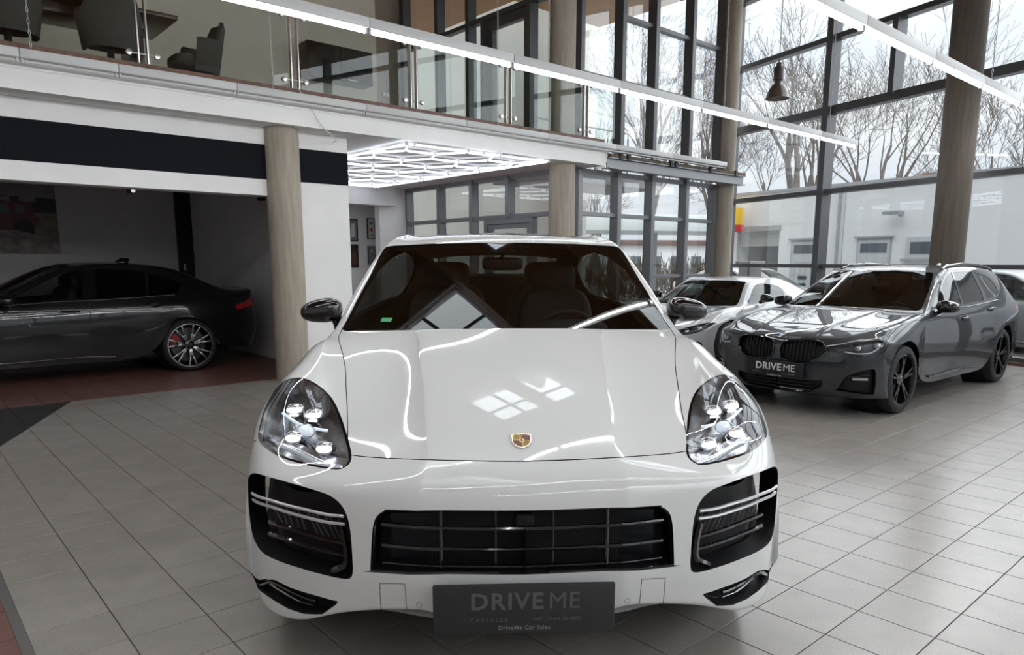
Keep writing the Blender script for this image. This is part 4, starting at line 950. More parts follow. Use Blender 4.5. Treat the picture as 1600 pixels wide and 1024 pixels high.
    for sg in (1, -1):
        f = 1.02 if not est else 1
        door_handle(root, b, (14.05, 6.72) if est else (13.9, 6.80), (14.6, 6.75) if est else (14.45, 6.80), paint, sg)
        door_handle(root, b, (16.35, 6.30) if est else (16.9, 6.55), (16.8, 6.30) if est else (17.45, 6.62), paint, sg)
        m = M_GBLACK if est else mat('dark_trim', (.03, .03, .03), .2, .6)
        b.strip([(12.6, 5.98), (14, 5.96), (15.5, 5.97), (17.3 if est else 17.9, 5.92)], .003, .006, sg).build('belt_trim', m, root)
        b.strip([(12.9, 8.86), (14, 8.8), (15, 8.8), (15.8, 8.84)], .012, .012, sg).build('side_skirt', paint if est else M_GBLACK, root)
        if est: MB().tube([(sg*.575, 2.45, 1.395), (sg*.56, 2.6, 1.432), (sg*.555, 3.1, 1.452), (sg*.545, 3.7, 1.438), (sg*.525, 4.2, 1.39), (sg*.515, 4.3, 1.355)], .013, 8).build('roof_rail', M_GBLACK, root)
    sf = (3.95, 1.405) if est else (3.30, 1.475)
    m = MB(); 
    def warp(x, y_, z): return (x*(1-.7*max(0, z/.05)), y_ + .9*max(0, z), z)
    superell(m, (0, sf[0], sf[1]), (.03, .085, .055), .8, .8, warp=warp); m.build('roof_aerial', M_GBLACK, root)
    T = Matrix(((.9, 0, 0, 0), (0, .75, 0, .42 if est else .52), (0, 0, .86 if est else .88, 0), (0, 0, 0, 1)))
    build_cabin(root, T)
    if est: car_mirror(root, M_GBLACK, .925, 1.73, 1.015, .95)
    else: car_mirror(root, M_GBLACK, .95, 1.84, 1.035, .98)
    MB().box((0, 2.4, .24), (1.45, 4.1, .10), None, .03).build('underbody', M_MBLACK, root)
    R = .335 if est else .355
    wheels(root, (.80, 3.68) if est else (.845, 3.85), .79 if est else .81, R, .235 if est else .27, R-(.085 if est else .062), wheel_style, wheel_m, cal, face, R+.052, .70)
    return b
G_DARK = glass('privacy_glass', (.05, .055, .055), ior=1.52)

def build_estate():
    paint = mat('grey_metallic_paint', (.0125, .0155, .0205), .5, .15, coat=1.0, spec=.25)
    p = B(6.69, 3.62); root = empty('estate_car', p, B_ROT - PI/2 + math.radians(-1), 'dark grey estate car with black grille and a dealer plate, parked beside the glass front', 'car')
    root.rotation_euler[2] = math.atan2(QU[1], QU[0]) - PI/2 + math.radians(-1)
    b = saloon_based('estate', root, paint, (5, .13), mat('wheel_black', (.012, .012, .013), .2, .6, coat=.5), None, None, None)
    M = Matrix.Translation((0, -.022, .425)) @ Matrix.Rotation(math.radians(90+4), 4, 'X')
    pl = MB().box((0, 0, 0), (.60, .165, .014), M, .005).build('number_plate', mat('plate_black', (.008, .008, .009), .35), root, label='black dealer number plate with white lettering')
    wh = mat('plate_white', (.72, .73, .74), .5); sm = mat('plate_mid', (.30, .30, .31), .5)
    T = lambda x, y: M @ Matrix.Translation((x, y, .0078))
    text_obj('plate_text', 'DRIVE', .100, T(.075, .018), wh, pl, bold=.0024, spacing=1.06, align='RIGHT')
    text_obj('plate_text', 'ME', .100, T(.09, .018), wh, pl, align='LEFT')
    text_obj('plate_text', 'CARSALES', .016, T(-.19, -.042), sm, pl, spacing=1.4)
    text_obj('plate_text', '+49 176-64 28 4870', .016, T(.15, -.042), sm, pl)
    text_obj('plate_text', 'DriveMe Car Sales', .021, T(0, -.066), wh, pl)
    return root
def build_saloon(name, u, v, yaw, color, label, cal=True, far=False):
    paint = mat(name+'_paint', color, .4, 0, coat=1.0, spec=.2)
    root = empty(name, B(u, v), math.atan2(QU[1], QU[0]) - PI/2 + yaw, label, 'car')
    saloon_based('saloon', root, paint, (7 if not far else 5, .17), mat('wheel_dark', (.03, .03, .032), .3, .8),
                 (mat('caliper_red', (.35, .01, .015), .3, coat=.5), 2.75) if cal else None, mat('wheel_bright_face', (.45, .45, .46), .25, .9), None)
    return root
def build_coupe():
    S = Surf(coupe_grid()); paint = mat('silver_paint', (.44, .45, .46), .45, .25, coat=1.0, spec=.3)
    root = empty('sports_coupe', B(7.85, 6.4), math.atan2(QU[1], QU[0]) - PI/2, 'low silver sports coupe behind the dark grey estate car', 'car')
    ws = smooth_loop([(9.82, 0), (9.82, 0), (9.84, 2.6), (9.9, 3.75), (10.0, 3.95), (10.0, 3.95), (10.98, 3.86), (11.9, 3.72), (12.06, 3.4), (12.06, 0), (12.06, 0)], 3)
    wi = ring(S, ws, -.02); wi[ws[:, 1] < 1e-6, 1] = 0
    side = smooth_loop([(10.15, 5.82), (10.15, 5.82), (10.75, 5.25), (11.7, 4.98), (12.4, 4.98), (13.1, 5.12), (13.75, 5.32), (13.82, 5.55), (13.5, 5.9), (13.5, 5.9), (12.9, 5.93), (11.4, 5.9)], 3)
    hl = smooth_loop([(4.0, 4.1), (4.55, 4.2), (5.1, 5.3), (5.6, 7.2), (5.5, 7.9), (4.7, 7.5), (4.15, 6.3), (3.9, 4.8)], 3)
    gr = smooth_loop([(3.4, 0), (3.4, 0), (3.4, 2.2), (3.2, 3.0), (1.5, 3.0), (1.2, 2.4), (1.2, 0), (1.2, 0)], 3)
    it = smooth_loop([(3.3, 3.8), (3.1, 6.4), (2.7, 7.2), (1.5, 6.9), (1.3, 5.4), (1.6, 3.9)], 3)
    blade = smooth_loop([(13.9, 5.5), (13.95, 6.6), (13.8, 7.9), (14.5, 8.0), (14.75, 6.6), (14.6, 5.4)], 3)
    rear = smooth_loop([(14.7, 0), (14.7, 0), (14.7, 3.2), (15.0, 3.6), (17.2, 3.5), (17.4, 3.2), (17.5, 0), (17.5, 0)], 3)
    door = [(9.6, 9), (9.3, 8.2), (9.2, 7.4), (9.7, 6.5), (10.0, 6.0)]; door2 = [(13.75, 9), (13.5, 7.8), (13.6, 6.6), (13.5, 6.0)]
    hood = [(9.75, 4.3), (8.5, 4.4), (7, 4.4), (5.6, 4.2), (5.3, 3.0), (5.25, 0)]
    regs = [('lens', ring(S, hl, -.006)), ('lens_frame', hl), ('grille', gr), ('intake', it), ('glass', wi), ('glass_frame', ws), ('side', side), ('side_frame', ring(S, side, .014)), ('rear', rear), ('blade', blade)] + [('gap', ribbon(S, d, .006)) for d in (door, door2, hood)]
    b = Body(S, regs, .25, .25); bare = b.faces(); b.gaps(root)
    hm = (b.c[:, 0] > 5.3) & (b.c[:, 0] < 9.75) & (b.c[:, 1] < 4.36)
    b.panel('bonnet', paint, bare & hm, root); b.panel('front_bumper', paint, bare & ~hm & (b.c[:, 0] < 5.3), root)
    y = b.P[b.F].mean(1)[:, 1]; dm = bare & ~hm & (b.c[:, 1] > 5.9) & (y > 1.36) & (y < 2.75)
    for sg in (1, -1):
        b.panel('door', paint, dm, root, (sg,)); b.panel('side_window', G_CABIN, b.faces(['side']), root, (sg,), -.003); b.panel('window_frame', M_GBLACK, b.faces(['side_frame']), root, (sg,))
        b.panel('side_blade', paint, b.faces(['blade']), root, (sg,), .004)
        e = headlight_bowl(S, b, 'headlight', hl, .05, mat('lamp_bowl_dark', (.05, .05, .055), .25, .7), M_GBLACK, root, sg, 'slim headlight', 'lens', 'lens_frame')
        for st in ((4.4, 5.2), (4.8, 6.5)):
            p, n = b.pt(st, -.03, sg); m = MB(); superell(m, (0, 0, 0), (.034, .024, .02), .7, .7, M=frame_at(p, (0, -1, .1))); m.build('lamp_reflector', mat('lamp_chrome_plain', (.80, .81, .83), .14, 1.0), e)
        b.skirt('intake_frame', it, .02, M_GBLACK, root, (sg,), back=.05); b.panel('intake_backing', M_MBLACK, b.faces(['intake']), root, (sg,), -.05)
        for s in (1.8, 2.3, 2.8): b.strip([(s, 4.2), (s, 5.4), (s, 6.6)], -.02, .008, sg).build('intake_slat', M_GBLACK, root)
    b.skirt('grille_frame', gr, .02, M_GBLACK, root, back=.05); b.panel('grille_backing', M_MBLACK, b.faces(['grille']), root, off=-.05)
    b.panel('body_shell', paint, bare & ~hm & ~dm & (b.c[:, 0] >= 5.3), root)
    b.panel('windscreen', G_CABIN, b.faces(['glass']), root, off=-.002, fit='y'); b.panel('windscreen_frame', M_GBLACK, b.faces(['glass_frame']), root, off=-.001); b.panel('engine_window', G_DARK, b.faces(['rear']), root, off=-.002)
    b.panel('cabin_lining', M_LINER, (bare | b.faces(['gap'])) & (b.c[:, 0] > 10) & (b.c[:, 0] < 16), root, off=-.03)
    build_cabin(root, Matrix(((.88, 0, 0, 0), (0, .66, 0, .46), (0, 0, .74, 0), (0, 0, 0, 1))), False)
    car_mirror(root, M_GBLACK, .985, 1.80, .965, .85)
    MB().box((0, 2.25, .18), (1.45, 3.9, .10), None, .03).build('underbody', M_MBLACK, root)
    wheels(root, (.95, 3.58), .83, .335, .26, .25, (5, .15), mat('wheel_dark', (.03, .03, .032), .3, .8), None, mat('wheel_bright_face', (.45, .45, .46), .25, .9), .385, .74)
    return root

# ---------------------------------------------------------------- the showroom shell
M_WHITE = mat('white_plaster', (.85, .85, .845), .75, noise=.03, scale=2.5)
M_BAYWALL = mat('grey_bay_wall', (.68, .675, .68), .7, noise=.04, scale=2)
M_BAND = mat('black_painted_band', (.006, .007, .011), .6, spec=.08)
M_FRAME = mat('grey_aluminium', (.235, .24, .255), .38, .35)
M_FRAME_D = mat('dark_grey_aluminium', (.12, .122, .13), .38, .35)
M_CONC = mat('board_marked_concrete', (.42, .375, .31), .8, col2=(.32, .28, .23), scale=4, stretch=(6, 6, .5), bump=.15)
M_STEEL = mat('brushed_steel', (.62, .60, .57), .28, .9)
M_WOODFLOOR = mat('brown_parquet_edge', (.16, .085, .06), .5, noise=.3, scale=10)
M_TIMBER = mat('glued_timber', (.48, .25, .10), .5, col2=(.34, .16, .06), scale=3, stretch=(1, 14, 14))
M_OFFICE = mat('office_wall_cream', (.72, .68, .58), .8, noise=.03, scale=2)
M_OFFICE_D = mat('office_wall_brown', (.40, .34, .275), .8, noise=.03, scale=2)
G_PANE = glass('window_glass', (.955, .97, .965), ior=1.5)
G_RAIL = glass('railing_glass', (.90, .93, .92), ior=1.42)
ZS, ZF, ZR, VB = 3.07, 3.42, 7.2, 8.75        # soffit, upper floor, roof, front plane of the bays
FN = (math.cos(math.radians(25)), math.sin(math.radians(25))); FD = (-FN[1], FN[0]); FC = 11.1
def P_front(s, z, d=0.0): return Vector((FN[0]*(FC+d) + FD[0]*s, FN[1]*(FC+d) + FD[1]*s, z))   # slanting glass front
def P_v(v0): return lambda u, z, d=0.0: B(u, v0+d, z)
def P_u(u0): return lambda v, z, d=0.0: B(u0+d, v, z)
def uF(v): return 11.566 + .292*v

# ---- floor: every tile a piece, joints recessed
def clip(poly, n, c):
    out = []
    for i in range(len(poly)):
        a, b = poly[i], poly[(i+1) % len(poly)]; da = a[0]*n[0]+a[1]*n[1]-c; db = b[0]*n[0]+b[1]*n[1]-c
        if da <= 0: out.append(a)
        if da*db < 0: f = da/(da-db); out.append((a[0]+(b[0]-a[0])*f, a[1]+(b[1]-a[1])*f))
    return out
def tile_material(name, c, c2, rough):
    m = mat(name, c, rough, col2=c2, scale=160, bump=.03, spec=.85)
    nt = m.node_tree; b = nt.nodes['Principled BSDF']; L = nt.links.new
    geo = nt.nodes.new('ShaderNodeNewGeometry'); vr = nt.nodes.new('ShaderNodeVectorRotate'); vr.rotation_type = 'Z_AXIS'; vr.inputs['Angle'].default_value = -B_ROT
    sn = nt.nodes.new('ShaderNodeVectorMath'); sn.operation = 'SNAP'; sn.inputs[1].default_value = (.3005, .3005, 10)
    ad = nt.nodes.new('ShaderNodeVectorMath'); ad.operation = 'ADD'; ad.inputs[1].default_value = (-.008, .015, 0)
    wnz = nt.nodes.new('ShaderNodeTexWhiteNoise'); L(geo.outputs['Position'], vr.inputs[0]); L(vr.outputs[0], ad.inputs[0]); L(ad.outputs[0], sn.inputs[0]); L(sn.outputs[0], wnz.inputs['Vector'])
    old = b.inputs['Base Color'].links[0].from_socket
    hs = nt.nodes.new('ShaderNodeHueSaturation'); mr = nt.nodes.new('ShaderNodeMapRange'); mr.inputs['To Min'].default_value = .95; mr.inputs['To Max'].default_value = 1.04
    cl = nt.nodes.new('ShaderNodeTexNoise'); cl.inputs['Scale'].default_value = 5; cl.inputs['Detail'].default_value = 3
    m2 = nt.nodes.new('ShaderNodeMapRange'); m2.inputs['From Min'].default_value = .3; m2.inputs['From Max'].default_value = .7; m2.inputs['To Min'].default_value = .93; m2.inputs['To Max'].default_value = 1.07
    L(geo.outputs['Position'], cl.inputs['Vector']); L(cl.outputs['Fac'], m2.inputs[0])
    ml = nt.nodes.new('ShaderNodeMath'); ml.operation = 'MULTIPLY'
    L(wnz.outputs['Value'], mr.inputs[0]); L(mr.outputs[0], ml.inputs[0]); L(m2.outputs[0], ml.inputs[1]); L(ml.outputs[0], hs.inputs['Value']); L(old, hs.inputs['Color']); L(hs.outputs[0], b.inputs['Base Color'])
    return m
def build_floor():
    fl = ubox('floor', -5, 16, -6, 16, -.20, -.006, mat('tile_joint_grout', (.062, .050, .044), .9), kind='structure')
    tm = {'grey': tile_material('grey_floor_tile', (.325, .298, .272), (.25, .228, .208), .25), 'red': tile_material('red_floor_tile', (.17, .075, .06), (.125, .055, .045), .4), 'black': tile_material('black_floor_tile', (.020, .019, .019), (.030, .028, .028), .35)}
    p = .3005; Q = {}; W_ = []
    du = (1.45-.63)/(8.8-6.99)
    for i in range(-17, 47):
        for j in range(-20, 53):
            u0, v0 = .008+p*i, -.015+p*j
            if u0 > uF(v0+.3)-.35: continue
            sq = [(u0, v0), (u0+p, v0), (u0+p, v0+p), (u0, v0+p)]
            parts = []
            lo = clip(sq, (0, 1), 8.82); hi = clip(sq, (0, -1), -8.82)
            if len(hi) > 2: parts.append(('red', hi))
            if len(lo) > 2:
                if u0 < .29 and v0 < 6.1: parts.append(('red', lo))
                else:
                    nrm = (1, -du); c = .63 - du*6.99
                    g = clip(lo, (-1, du), -c); k = clip(lo, nrm, c)
                    if len(g) > 2: parts.append(('grey', g))
                    if len(k) > 2: parts.append(('black', k))
            for kind, poly in parts: W_.append((kind, poly))
    inv = Matrix.Rotation(-camo.rotation_euler[0], 3, 'X')
    def px(P):
        q = inv @ (P - camo.location)
        return (800 + 1127*q.x/-q.z, 600 - 1127*q.y/-q.z, -q.z) if q.z < -.3 else None
    hid = [np.array([(384, 745), (410, 660), (560, 500), (1050, 500), (1190, 650), (1222, 745), (1220, 900), (1150, 965), (450, 968), (392, 900)], float),
           np.array([(1120, 545), (1300, 410), (1560, 420), (1590, 560), (1540, 600), (1400, 650), (1160, 600)], float), np.array([(0, 585), (0, 400), (400, 430), (410, 540), (250, 560)], float)]
    sc = []
    for n, (kind, poly) in enumerate(W_):
        c = np.mean(poly, 0); q = px(B(c[0], c[1]))
        a = 0
        if q and -20 < q[0] < 1620 and q[1] < 1040:
            if not any(inside(h, np.array([q[0]]), np.array([q[1]]))[0] for h in hid):
                pr = [px(B(*w)) for w in poly]
                if all(pr): a = abs(sum(pr[k][0]*pr[(k+1) % len(pr)][1]-pr[(k+1) % len(pr)][0]*pr[k][1] for k in range(len(pr))))/2
        sc.append(a)
    order = set(np.argsort(sc)[::-1][:300].tolist())
    def tile_mb(mb, poly, cu, cv):
        g = .0023; ch = .0012
        c = np.mean(poly, 0)
        def inset(P, d):
            out = []; n = len(P)
            for k in range(n):
                a, b_, c_ = np.array(P[k-1]), np.array(P[k]), np.array(P[(k+1) % n])
                e1 = (b_-a)/max(np.linalg.norm(b_-a), 1e-9); e2 = (c_-b_)/max(np.linalg.norm(c_-b_), 1e-9)
                n1 = np.array([-e1[1], e1[0]]); n2 = np.array([-e2[1], e2[0]]); m = n1+n2; dd = max(m@n1, .3)
                out.append(b_ + m*d/dd)
            return out
        o = inset(poly, g); t = inset(poly, g+ch); n = len(poly)
        V = [(x-cu, y-cv, -.006) for x, y in o] + [(x-cu, y-cv, -ch*.6) for x, y in o] + [(x-cu, y-cv, 0) for x, y in t]
        F = [tuple(range(2*n, 3*n))]
        for k in range(n):
            l = (k+1) % n; F += [(k, l, n+l, n+k), (n+k, n+l, 2*n+l, 2*n+k)]
        mb.add(V, F)
    shared = {}; rest = {k: MB() for k in tm}
    for n, (kind, poly) in enumerate(W_):
        if n in order:
            c = np.mean(poly, 0); full = len(poly) == 4 and abs(poly[1][0]-poly[0][0]-p) < 1e-6 and abs(poly[2][1]-poly[1][1]-p) < 1e-6
            if full and kind in shared: me = shared[kind]
            else:
                mb = MB(); tile_mb(mb, poly, c[0], c[1]); me = mb.mesh('tile', tm[kind])
                if full: shared[kind] = me
            o = link('tile', me); o.location = B(c[0], c[1], 0); o.rotation_euler = (0, 0, B_ROT)
            o.parent = fl; o.matrix_parent_inverse = Matrix.LocRotScale(fl.location, fl.rotation_euler, None).inverted()
        else: tile_mb(rest[kind], poly, 0, 0)
    for k, mb in rest.items():
        o = mb.build('tile_field', tm[k], None, None, (0, 0, B_ROT), kind='stuff')
        o.parent = fl; o.matrix_parent_inverse = Matrix.LocRotScale(fl.location, fl.rotation_euler, None).inverted()
    tag(ubox('trim_1', .272, .309, -6, 6.15, -.01, .003, mat('floor_edge_strip', (.20, .195, .19), .4, .6)), kind='structure')

def frame_member(name, P, a0, a1, z0, z1, d0, d1, m, parent):
    c = [P(a, z, d) for a in (a0, a1) for z in (z0, z1) for d in (d0, d1)]
    return MB().add(c, [(0, 1, 3, 2), (4, 6, 7, 5), (0, 4, 5, 1), (2, 3, 7, 6), (0, 2, 6, 4), (1, 5, 7, 3)]).build(name, m, parent)
def glazing(name, P, mulls, transoms, mw, md, tw, td, m, panes, extra=(), g=None):
    """mulls: (a, z0, z1[, width]); transoms: (z, a0, a1[, height]); panes: (a0, a1, z0, z1)"""
    r = empty(name, kind='structure')
    for t in mulls:
        w = t[3] if len(t) > 3 else mw
        frame_member('mullion', P, t[0]-w/2, t[0]+w/2, t[1], t[2], -md, .03, m, r)
        frame_member('cover_strip', P, t[0]-w*.32, t[0]+w*.32, t[1], t[2], .03, .055, M_FRAME_D, r)
    for t in transoms:
        h = t[3] if len(t) > 3 else tw
        frame_member('transom', P, t[1], t[2], t[0]-h/2, t[0]+h/2, -td, .028, m, r)
    for a0, a1, z0, z1 in panes:
        frame_member('pane', P, a0, a1, z0, z1, .004, .012, g or G_PANE, r)
    for e in extra: frame_member(e[0], P, *e[1:5], e[5], e[6], e[7] if len(e) > 7 else m, r)
    return r
def grid_panes(A, Z): return [(A[i], A[i+1], Z[j], Z[j+1]) for i in range(len(A)-1) for j in range(len(Z)-1)]

def build_shell():
    st = lambda n, *a, **k: ubox(n, *a, kind='structure', **k)
    # bays on the left: beam with painted band, partition, walls
    w = st('wall_front', -5, 3.80, VB, VB+.26, 2.27, ZS+.02, M_WHITE)
    for u0, u1 in ((-5, 3.80), (4.02, 4.832)):
        st('trim_3', u0, u1, VB-.004, VB+.01, 2.46, 2.865, M_BAND)
    st('wall_pier', 3.98, 4.83, VB+.002, VB+.28, 0, ZS+.02, M_WHITE)
    st('wall_partition', 4.57, 4.83, VB+.28, 15.4, 0, ZS+.02, M_WHITE)
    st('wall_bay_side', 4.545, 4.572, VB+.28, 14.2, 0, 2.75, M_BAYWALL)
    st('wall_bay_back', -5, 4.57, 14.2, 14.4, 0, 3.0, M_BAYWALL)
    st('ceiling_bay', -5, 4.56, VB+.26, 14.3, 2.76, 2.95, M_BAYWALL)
    d = st('door_1', 4.28, 4.545, 14.12, 14.2, 0, 2.76, mat('dark_door_recess', (.008, .008, .009), .6))
    MB().box((-.05, -.055, .0), (.03, .05, .12), None, .008).build('door_handle', M_STEEL, d)
    # upper floor slab and its stepped edge
    st('ceiling_soffit', -5, 9.42, 8.42, 15.5, ZS, ZS+.3, M_WHITE)
    o = MB()
    prof = [(8.40, ZS-.002), (8.40, 3.255), (8.425, 3.27), (8.425, 3.30), (8.45, 3.315), (8.45, ZF-.035), (9.3, ZF-.035), (9.3, ZS-.002)]
    V = [B(u, v, z) for u in (-5, 9.47) for v, z in prof]; n = len(prof)
    V[n:] = [B(9.47 + (.10 if z > 3.2 else -.02), v, z) for v, z in prof]
    o.add(V, [tuple(range(n)), tuple(range(n, 2*n))[::-1]] + [(k, n+k, n+(k+1) % n, (k+1) % n) for k in range(n)]).build('ledge', M_WHITE, kind='structure')
    st('trim_4', -5, 9.46, 8.425, 8.448, ZF-.036, ZF+.072, M_WOODFLOOR)
    st('floor_upper', -5, 9.45, 8.44, 15.5, ZF-.036, ZF, M_WOODFLOOR)
    st('wall_office_back', -5, 7.28, 12.0, 12.2, ZF, ZR, M_OFFICE); st('wall_office_side', 7.1, 7.28, 12.2, 14.0, ZF, ZR, M_OFFICE_D); st('wall_office_end', 7.28, 9.2, 13.95, 14.15, ZF, ZR, M_OFFICE_D)
    # entrance recess
    st('wall_entrance_lintel', 4.83, 8.72, 13.7, 14.0, 2.67, ZS+.01, M_WHITE); st('wall_entrance_right', 8.40, 9.16, 13.9, 14.1, 0, ZS+.01, M_WHITE)
    st('wall_passage_back', 4.6, 9.3, 15.0, 15.2, 0, ZS+.01, M_WHITE); st('wall_passage_right', 9.12, 9.3, 14.1, 15.0, 0, ZS, M_WHITE); st('ceiling_passage', 4.83, 9.15, 14.0, 15.0, 2.95, ZS, M_WHITE)
    # outer walls out of view
    st('wall_left', -5.2, -5, -6.2, 15, 0, ZR, M_WHITE); 
    st('wall_back', -5.2, .5, -6.2, -6, 0, ZR, M_WHITE); st('wall_back', .5, 10, -6.2, -6, 0, .6, M_WHITE); st('wall_back', .5, 10, -6.2, -6, 6.0, ZR, M_WHITE)
    A = [.5+1.55*k for k in range(7)]
    glazing('window_1', P_v(-6.05), [(a, .6, 6.0) for a in A], [(2.4, .5, 9.8), (4.2, .5, 9.8)], .08, .12, .07, .1, M_FRAME, grid_panes(A, [.6, 2.4, 4.2, 6.0]))  # unseen window, widened to throw more light on the car front
    st('wall_bay_left', -5.2, -5, 14, 14.4, 0, 3, M_BAYWALL)
    # concrete columns
    def column(u, v, z1, r, z0=0.0, m=M_CONC):
        o = MB().lathe([(r, z0), (r, z1)], 40).build('column', m, None, B(u, v, 0), kind='structure'); return o
    column(3.93, VB-.02, ZS, .205); column(8.80, VB, ZS, .215); column(8.80, VB+.02, ZR-.1, .21, ZF-.05); column(13.62, VB, ZR, .185); column(11.88, 3.86, ZR, .225, m=mat('dark_brown_concrete', (.135, .112, .092), .8, col2=(.095, .08, .066), scale=4, stretch=(6, 6, .5), bump=.15))  # the column near the slanting front has a darker, browner concrete
    # steel beam where the slab stops
    b = empty('beam', kind='structure')
    for z0, z1, v0, v1 in ((3.03, 3.045, 8.33, 8.49), (3.195, 3.21, 8.33, 8.49), (3.045, 3.195, 8.395, 8.415)): ubox('beam_flange', 9.50, 13.72, v0, v1, z0, z1, M_FRAME, b)
    ubox('ledger', 9.52, 13.72, 8.34, 8.46, 3.215, 3.27, mat('rusty_ledger', (.13, .10, .075), .8, noise=.5, scale=14), b)
    for u in (9.75, 9.95, 11.15, 11.3, 12.4, 13.3): ubox('clamp', u, u+.07, 8.31, 8.36, 3.19, 3.29, mat('clamp_dark', (.03, .03, .03), .5, .5), b)
    # glazing on the far side of the entrance, below and above
    V5 = [9.3, 10.47, 11.57, 12.67, 13.9]
    lo = [(v, 0, 3.05) for v in V5]
    pn = [(9.3, 9.85, .1, 2.28), (9.3, 10.47, 2.36, 3.05), (10.47, 11.57, 2.36, 3.05), (11.57, 12.67, .1, 2.3), (11.57, 12.67, 2.36, 3.05), (12.67, 13.9, .1, 2.3), (12.67, 13.9, 2.36, 3.05), (9.98, 10.98, .1, 2.14), (11.2, 11.57, .1, 2.28)]
    glazing('window_2', P_u(9.2), [(9.3, 0, 3.05), (10.47, 2.3, 3.05), (11.57, 0, 3.05), (12.67, 0, 3.05), (13.88, 0, 3.05)], [(3.03, 9.3, 13.9, .08), (2.32, 9.3, 13.9), (.05, 9.3, 13.9, .1)], .085, .14, .075, .10, M_FRAME, pn,
            [('door_post', 9.80, 9.90, 0, 2.3, -.10, .03), ('door_post', 11.10, 11.20, 0, 2.3, -.10, .03), ('door_head', 9.9, 11.1, 2.19, 2.29, -.10, .03), ('door_leaf', 9.90, 9.99, .02, 2.19, -.06, .02), ('door_leaf', 11.01, 11.10, .02, 2.19, -.06, .02), ('door_leaf', 9.99, 11.01, 2.10, 2.19, -.06, .02), ('door_leaf', 9.99, 11.01, .02, .14, -.06, .02)])
    V6 = [9.3, 9.85, 11.2, 11.58, 12.61, 13.9]
    glazing('window_3', P_u(9.2), [(9.3, ZF, ZR), (9.87, ZF, ZR, .10), (11.15, ZF, 5.9, .08), (11.60, ZF, ZR, .10), (12.61, ZF, ZR, .10), (13.85, ZF, ZR, .14)], [(5.95, 9.3, 11.6, .09), (5.95, 11.6, 13.9), (ZF+.06, 9.3, 13.9, .12), (6.5, 9.3, 9.87)], .085, .16, .075, .10, M_FRAME_D,
            grid_panes([9.3, 9.87, 11.2, 11.6, 12.61, 13.9], [ZF, 5.95, ZR]), [('door_post', 9.92, 10.06, ZF, 5.9, -.08, .03), ('door_post', 10.93, 11.08, ZF, 5.9, -.08, .03), ('door_head', 10.06, 10.93, 5.72, 5.9, -.08, .03)])
    # glazing between the two far columns, below and above the ledger
    U5 = [9.30, 10.33, 11.31, 12.40, 13.45]
    glazing('window_4', P_v(8.95), [(u, 0, 3.4) for u in U5[1:4]] + [(9.30, 0, 3.05), (13.42, 0, 3.05)], [(3.03, 9.3, 13.45, .075), (2.31, 9.3, 13.45), (1.20, 11.31, 13.45, .06), (.06, 9.3, 13.45, .12)], .10, .15, .07, .10, M_FRAME,
            grid_panes(U5, [.1, 2.31, 3.05]) + [(10.33, 11.31, 3.07, 3.42), (11.31, 13.45, 3.07, 3.42)])
    glazing('window_5', P_v(8.95), [(9.30, ZF, ZR, .09), (10.35, ZF, ZR), (11.28, ZF, ZR), (12.41, ZF, ZR), (13.5, ZF, ZR, .16)], [(4.63, 9.3, 13.5), (5.72, 10.35, 13.5), (ZF+.04, 9.3, 13.5)], .10, .16, .065, .10, M_FRAME_D,
            grid_panes([9.30, 10.35, 11.28, 12.41, 13.5], [ZF, 4.63, 5.72, ZR]))
    # the slanting glass front on the right
    S = [12.52, 10.0, 7.48, 4.96, 2.44, -.08, -2.6]
    glazing('window_6', P_front, [(s, 0, ZR, .13) for s in S[1:]] + [(12.5, 0, ZR, .10), (8.69, 4.2, 5.4, .10), (6.2, 4.2, 5.4, .10)], [(1.40, -3, 12.5, .07), (2.75, -3, 12.5, .085), (4.18, -3, 12.5, .14), (5.42, -3, 12.5, .09), (6.72, -3, 12.5, .09), (.05, -3, 12.5, .12)], .12, .20, .08, .14, M_FRAME_D,
            grid_panes(S[::-1], [.08, 1.40, 2.75, 4.18, 5.42, 6.72, ZR]))
    # roof: timber deck with rooflights, beams, overhang beyond the far glazing
    lights = [(.8, 3.8, 3.9, 6.0), (5.2, 8.4, 6.2, 8.0), (7.2, 10.2, 1.2, 3.6), (-2.5, .2, -1.5, 1.5)]
    us = sorted({-5.2, 16.5} | {k for l in lights for k in l[:2]}); vs = sorted({-6.2, 8.9, 16.0} | {k for l in lights for k in l[2:]})
    r = empty('ceiling', kind='structure'); deck = MB()
    for i in range(len(us)-1):
        for j in range(len(vs)-1):
            cu, cv = (us[i]+us[i+1])/2, (vs[j]+vs[j+1])/2
            if any(l[0] < cu < l[1] and l[2] < cv < l[3] for l in lights): continue
            poly = [(us[i], vs[j]), (us[i+1], vs[j]), (us[i+1], vs[j+1]), (us[i], vs[j+1])]
            lo = clip(poly, (1, -.292), 11.75)                      # stop over the slanting front
            if cv > 8.95: lo = clip(poly, (1, 0), 11.4)
            if len(lo) > 2: deck.prism([B(*q)[:2] for q in lo], Matrix.Translation((0, 0, ZR)), .25)
    deck.prism([B(*q)[:2] for q in ((11.4, 8.9), (13.3, 8.9), (14.2, 10.2), (14.2, 12.9), (11.4, 12.9))], Matrix.Translation((0, 0, ZR)), .25)
    deck.build('roof_deck', M_TIMBER, r)
    for u in (-2.6, .6, 3.9, 6.6, 8.9):
        ubox('roof_beam', u-.09, u+.09, -6, 8.6, ZR-.55, ZR, M_TIMBER, r)
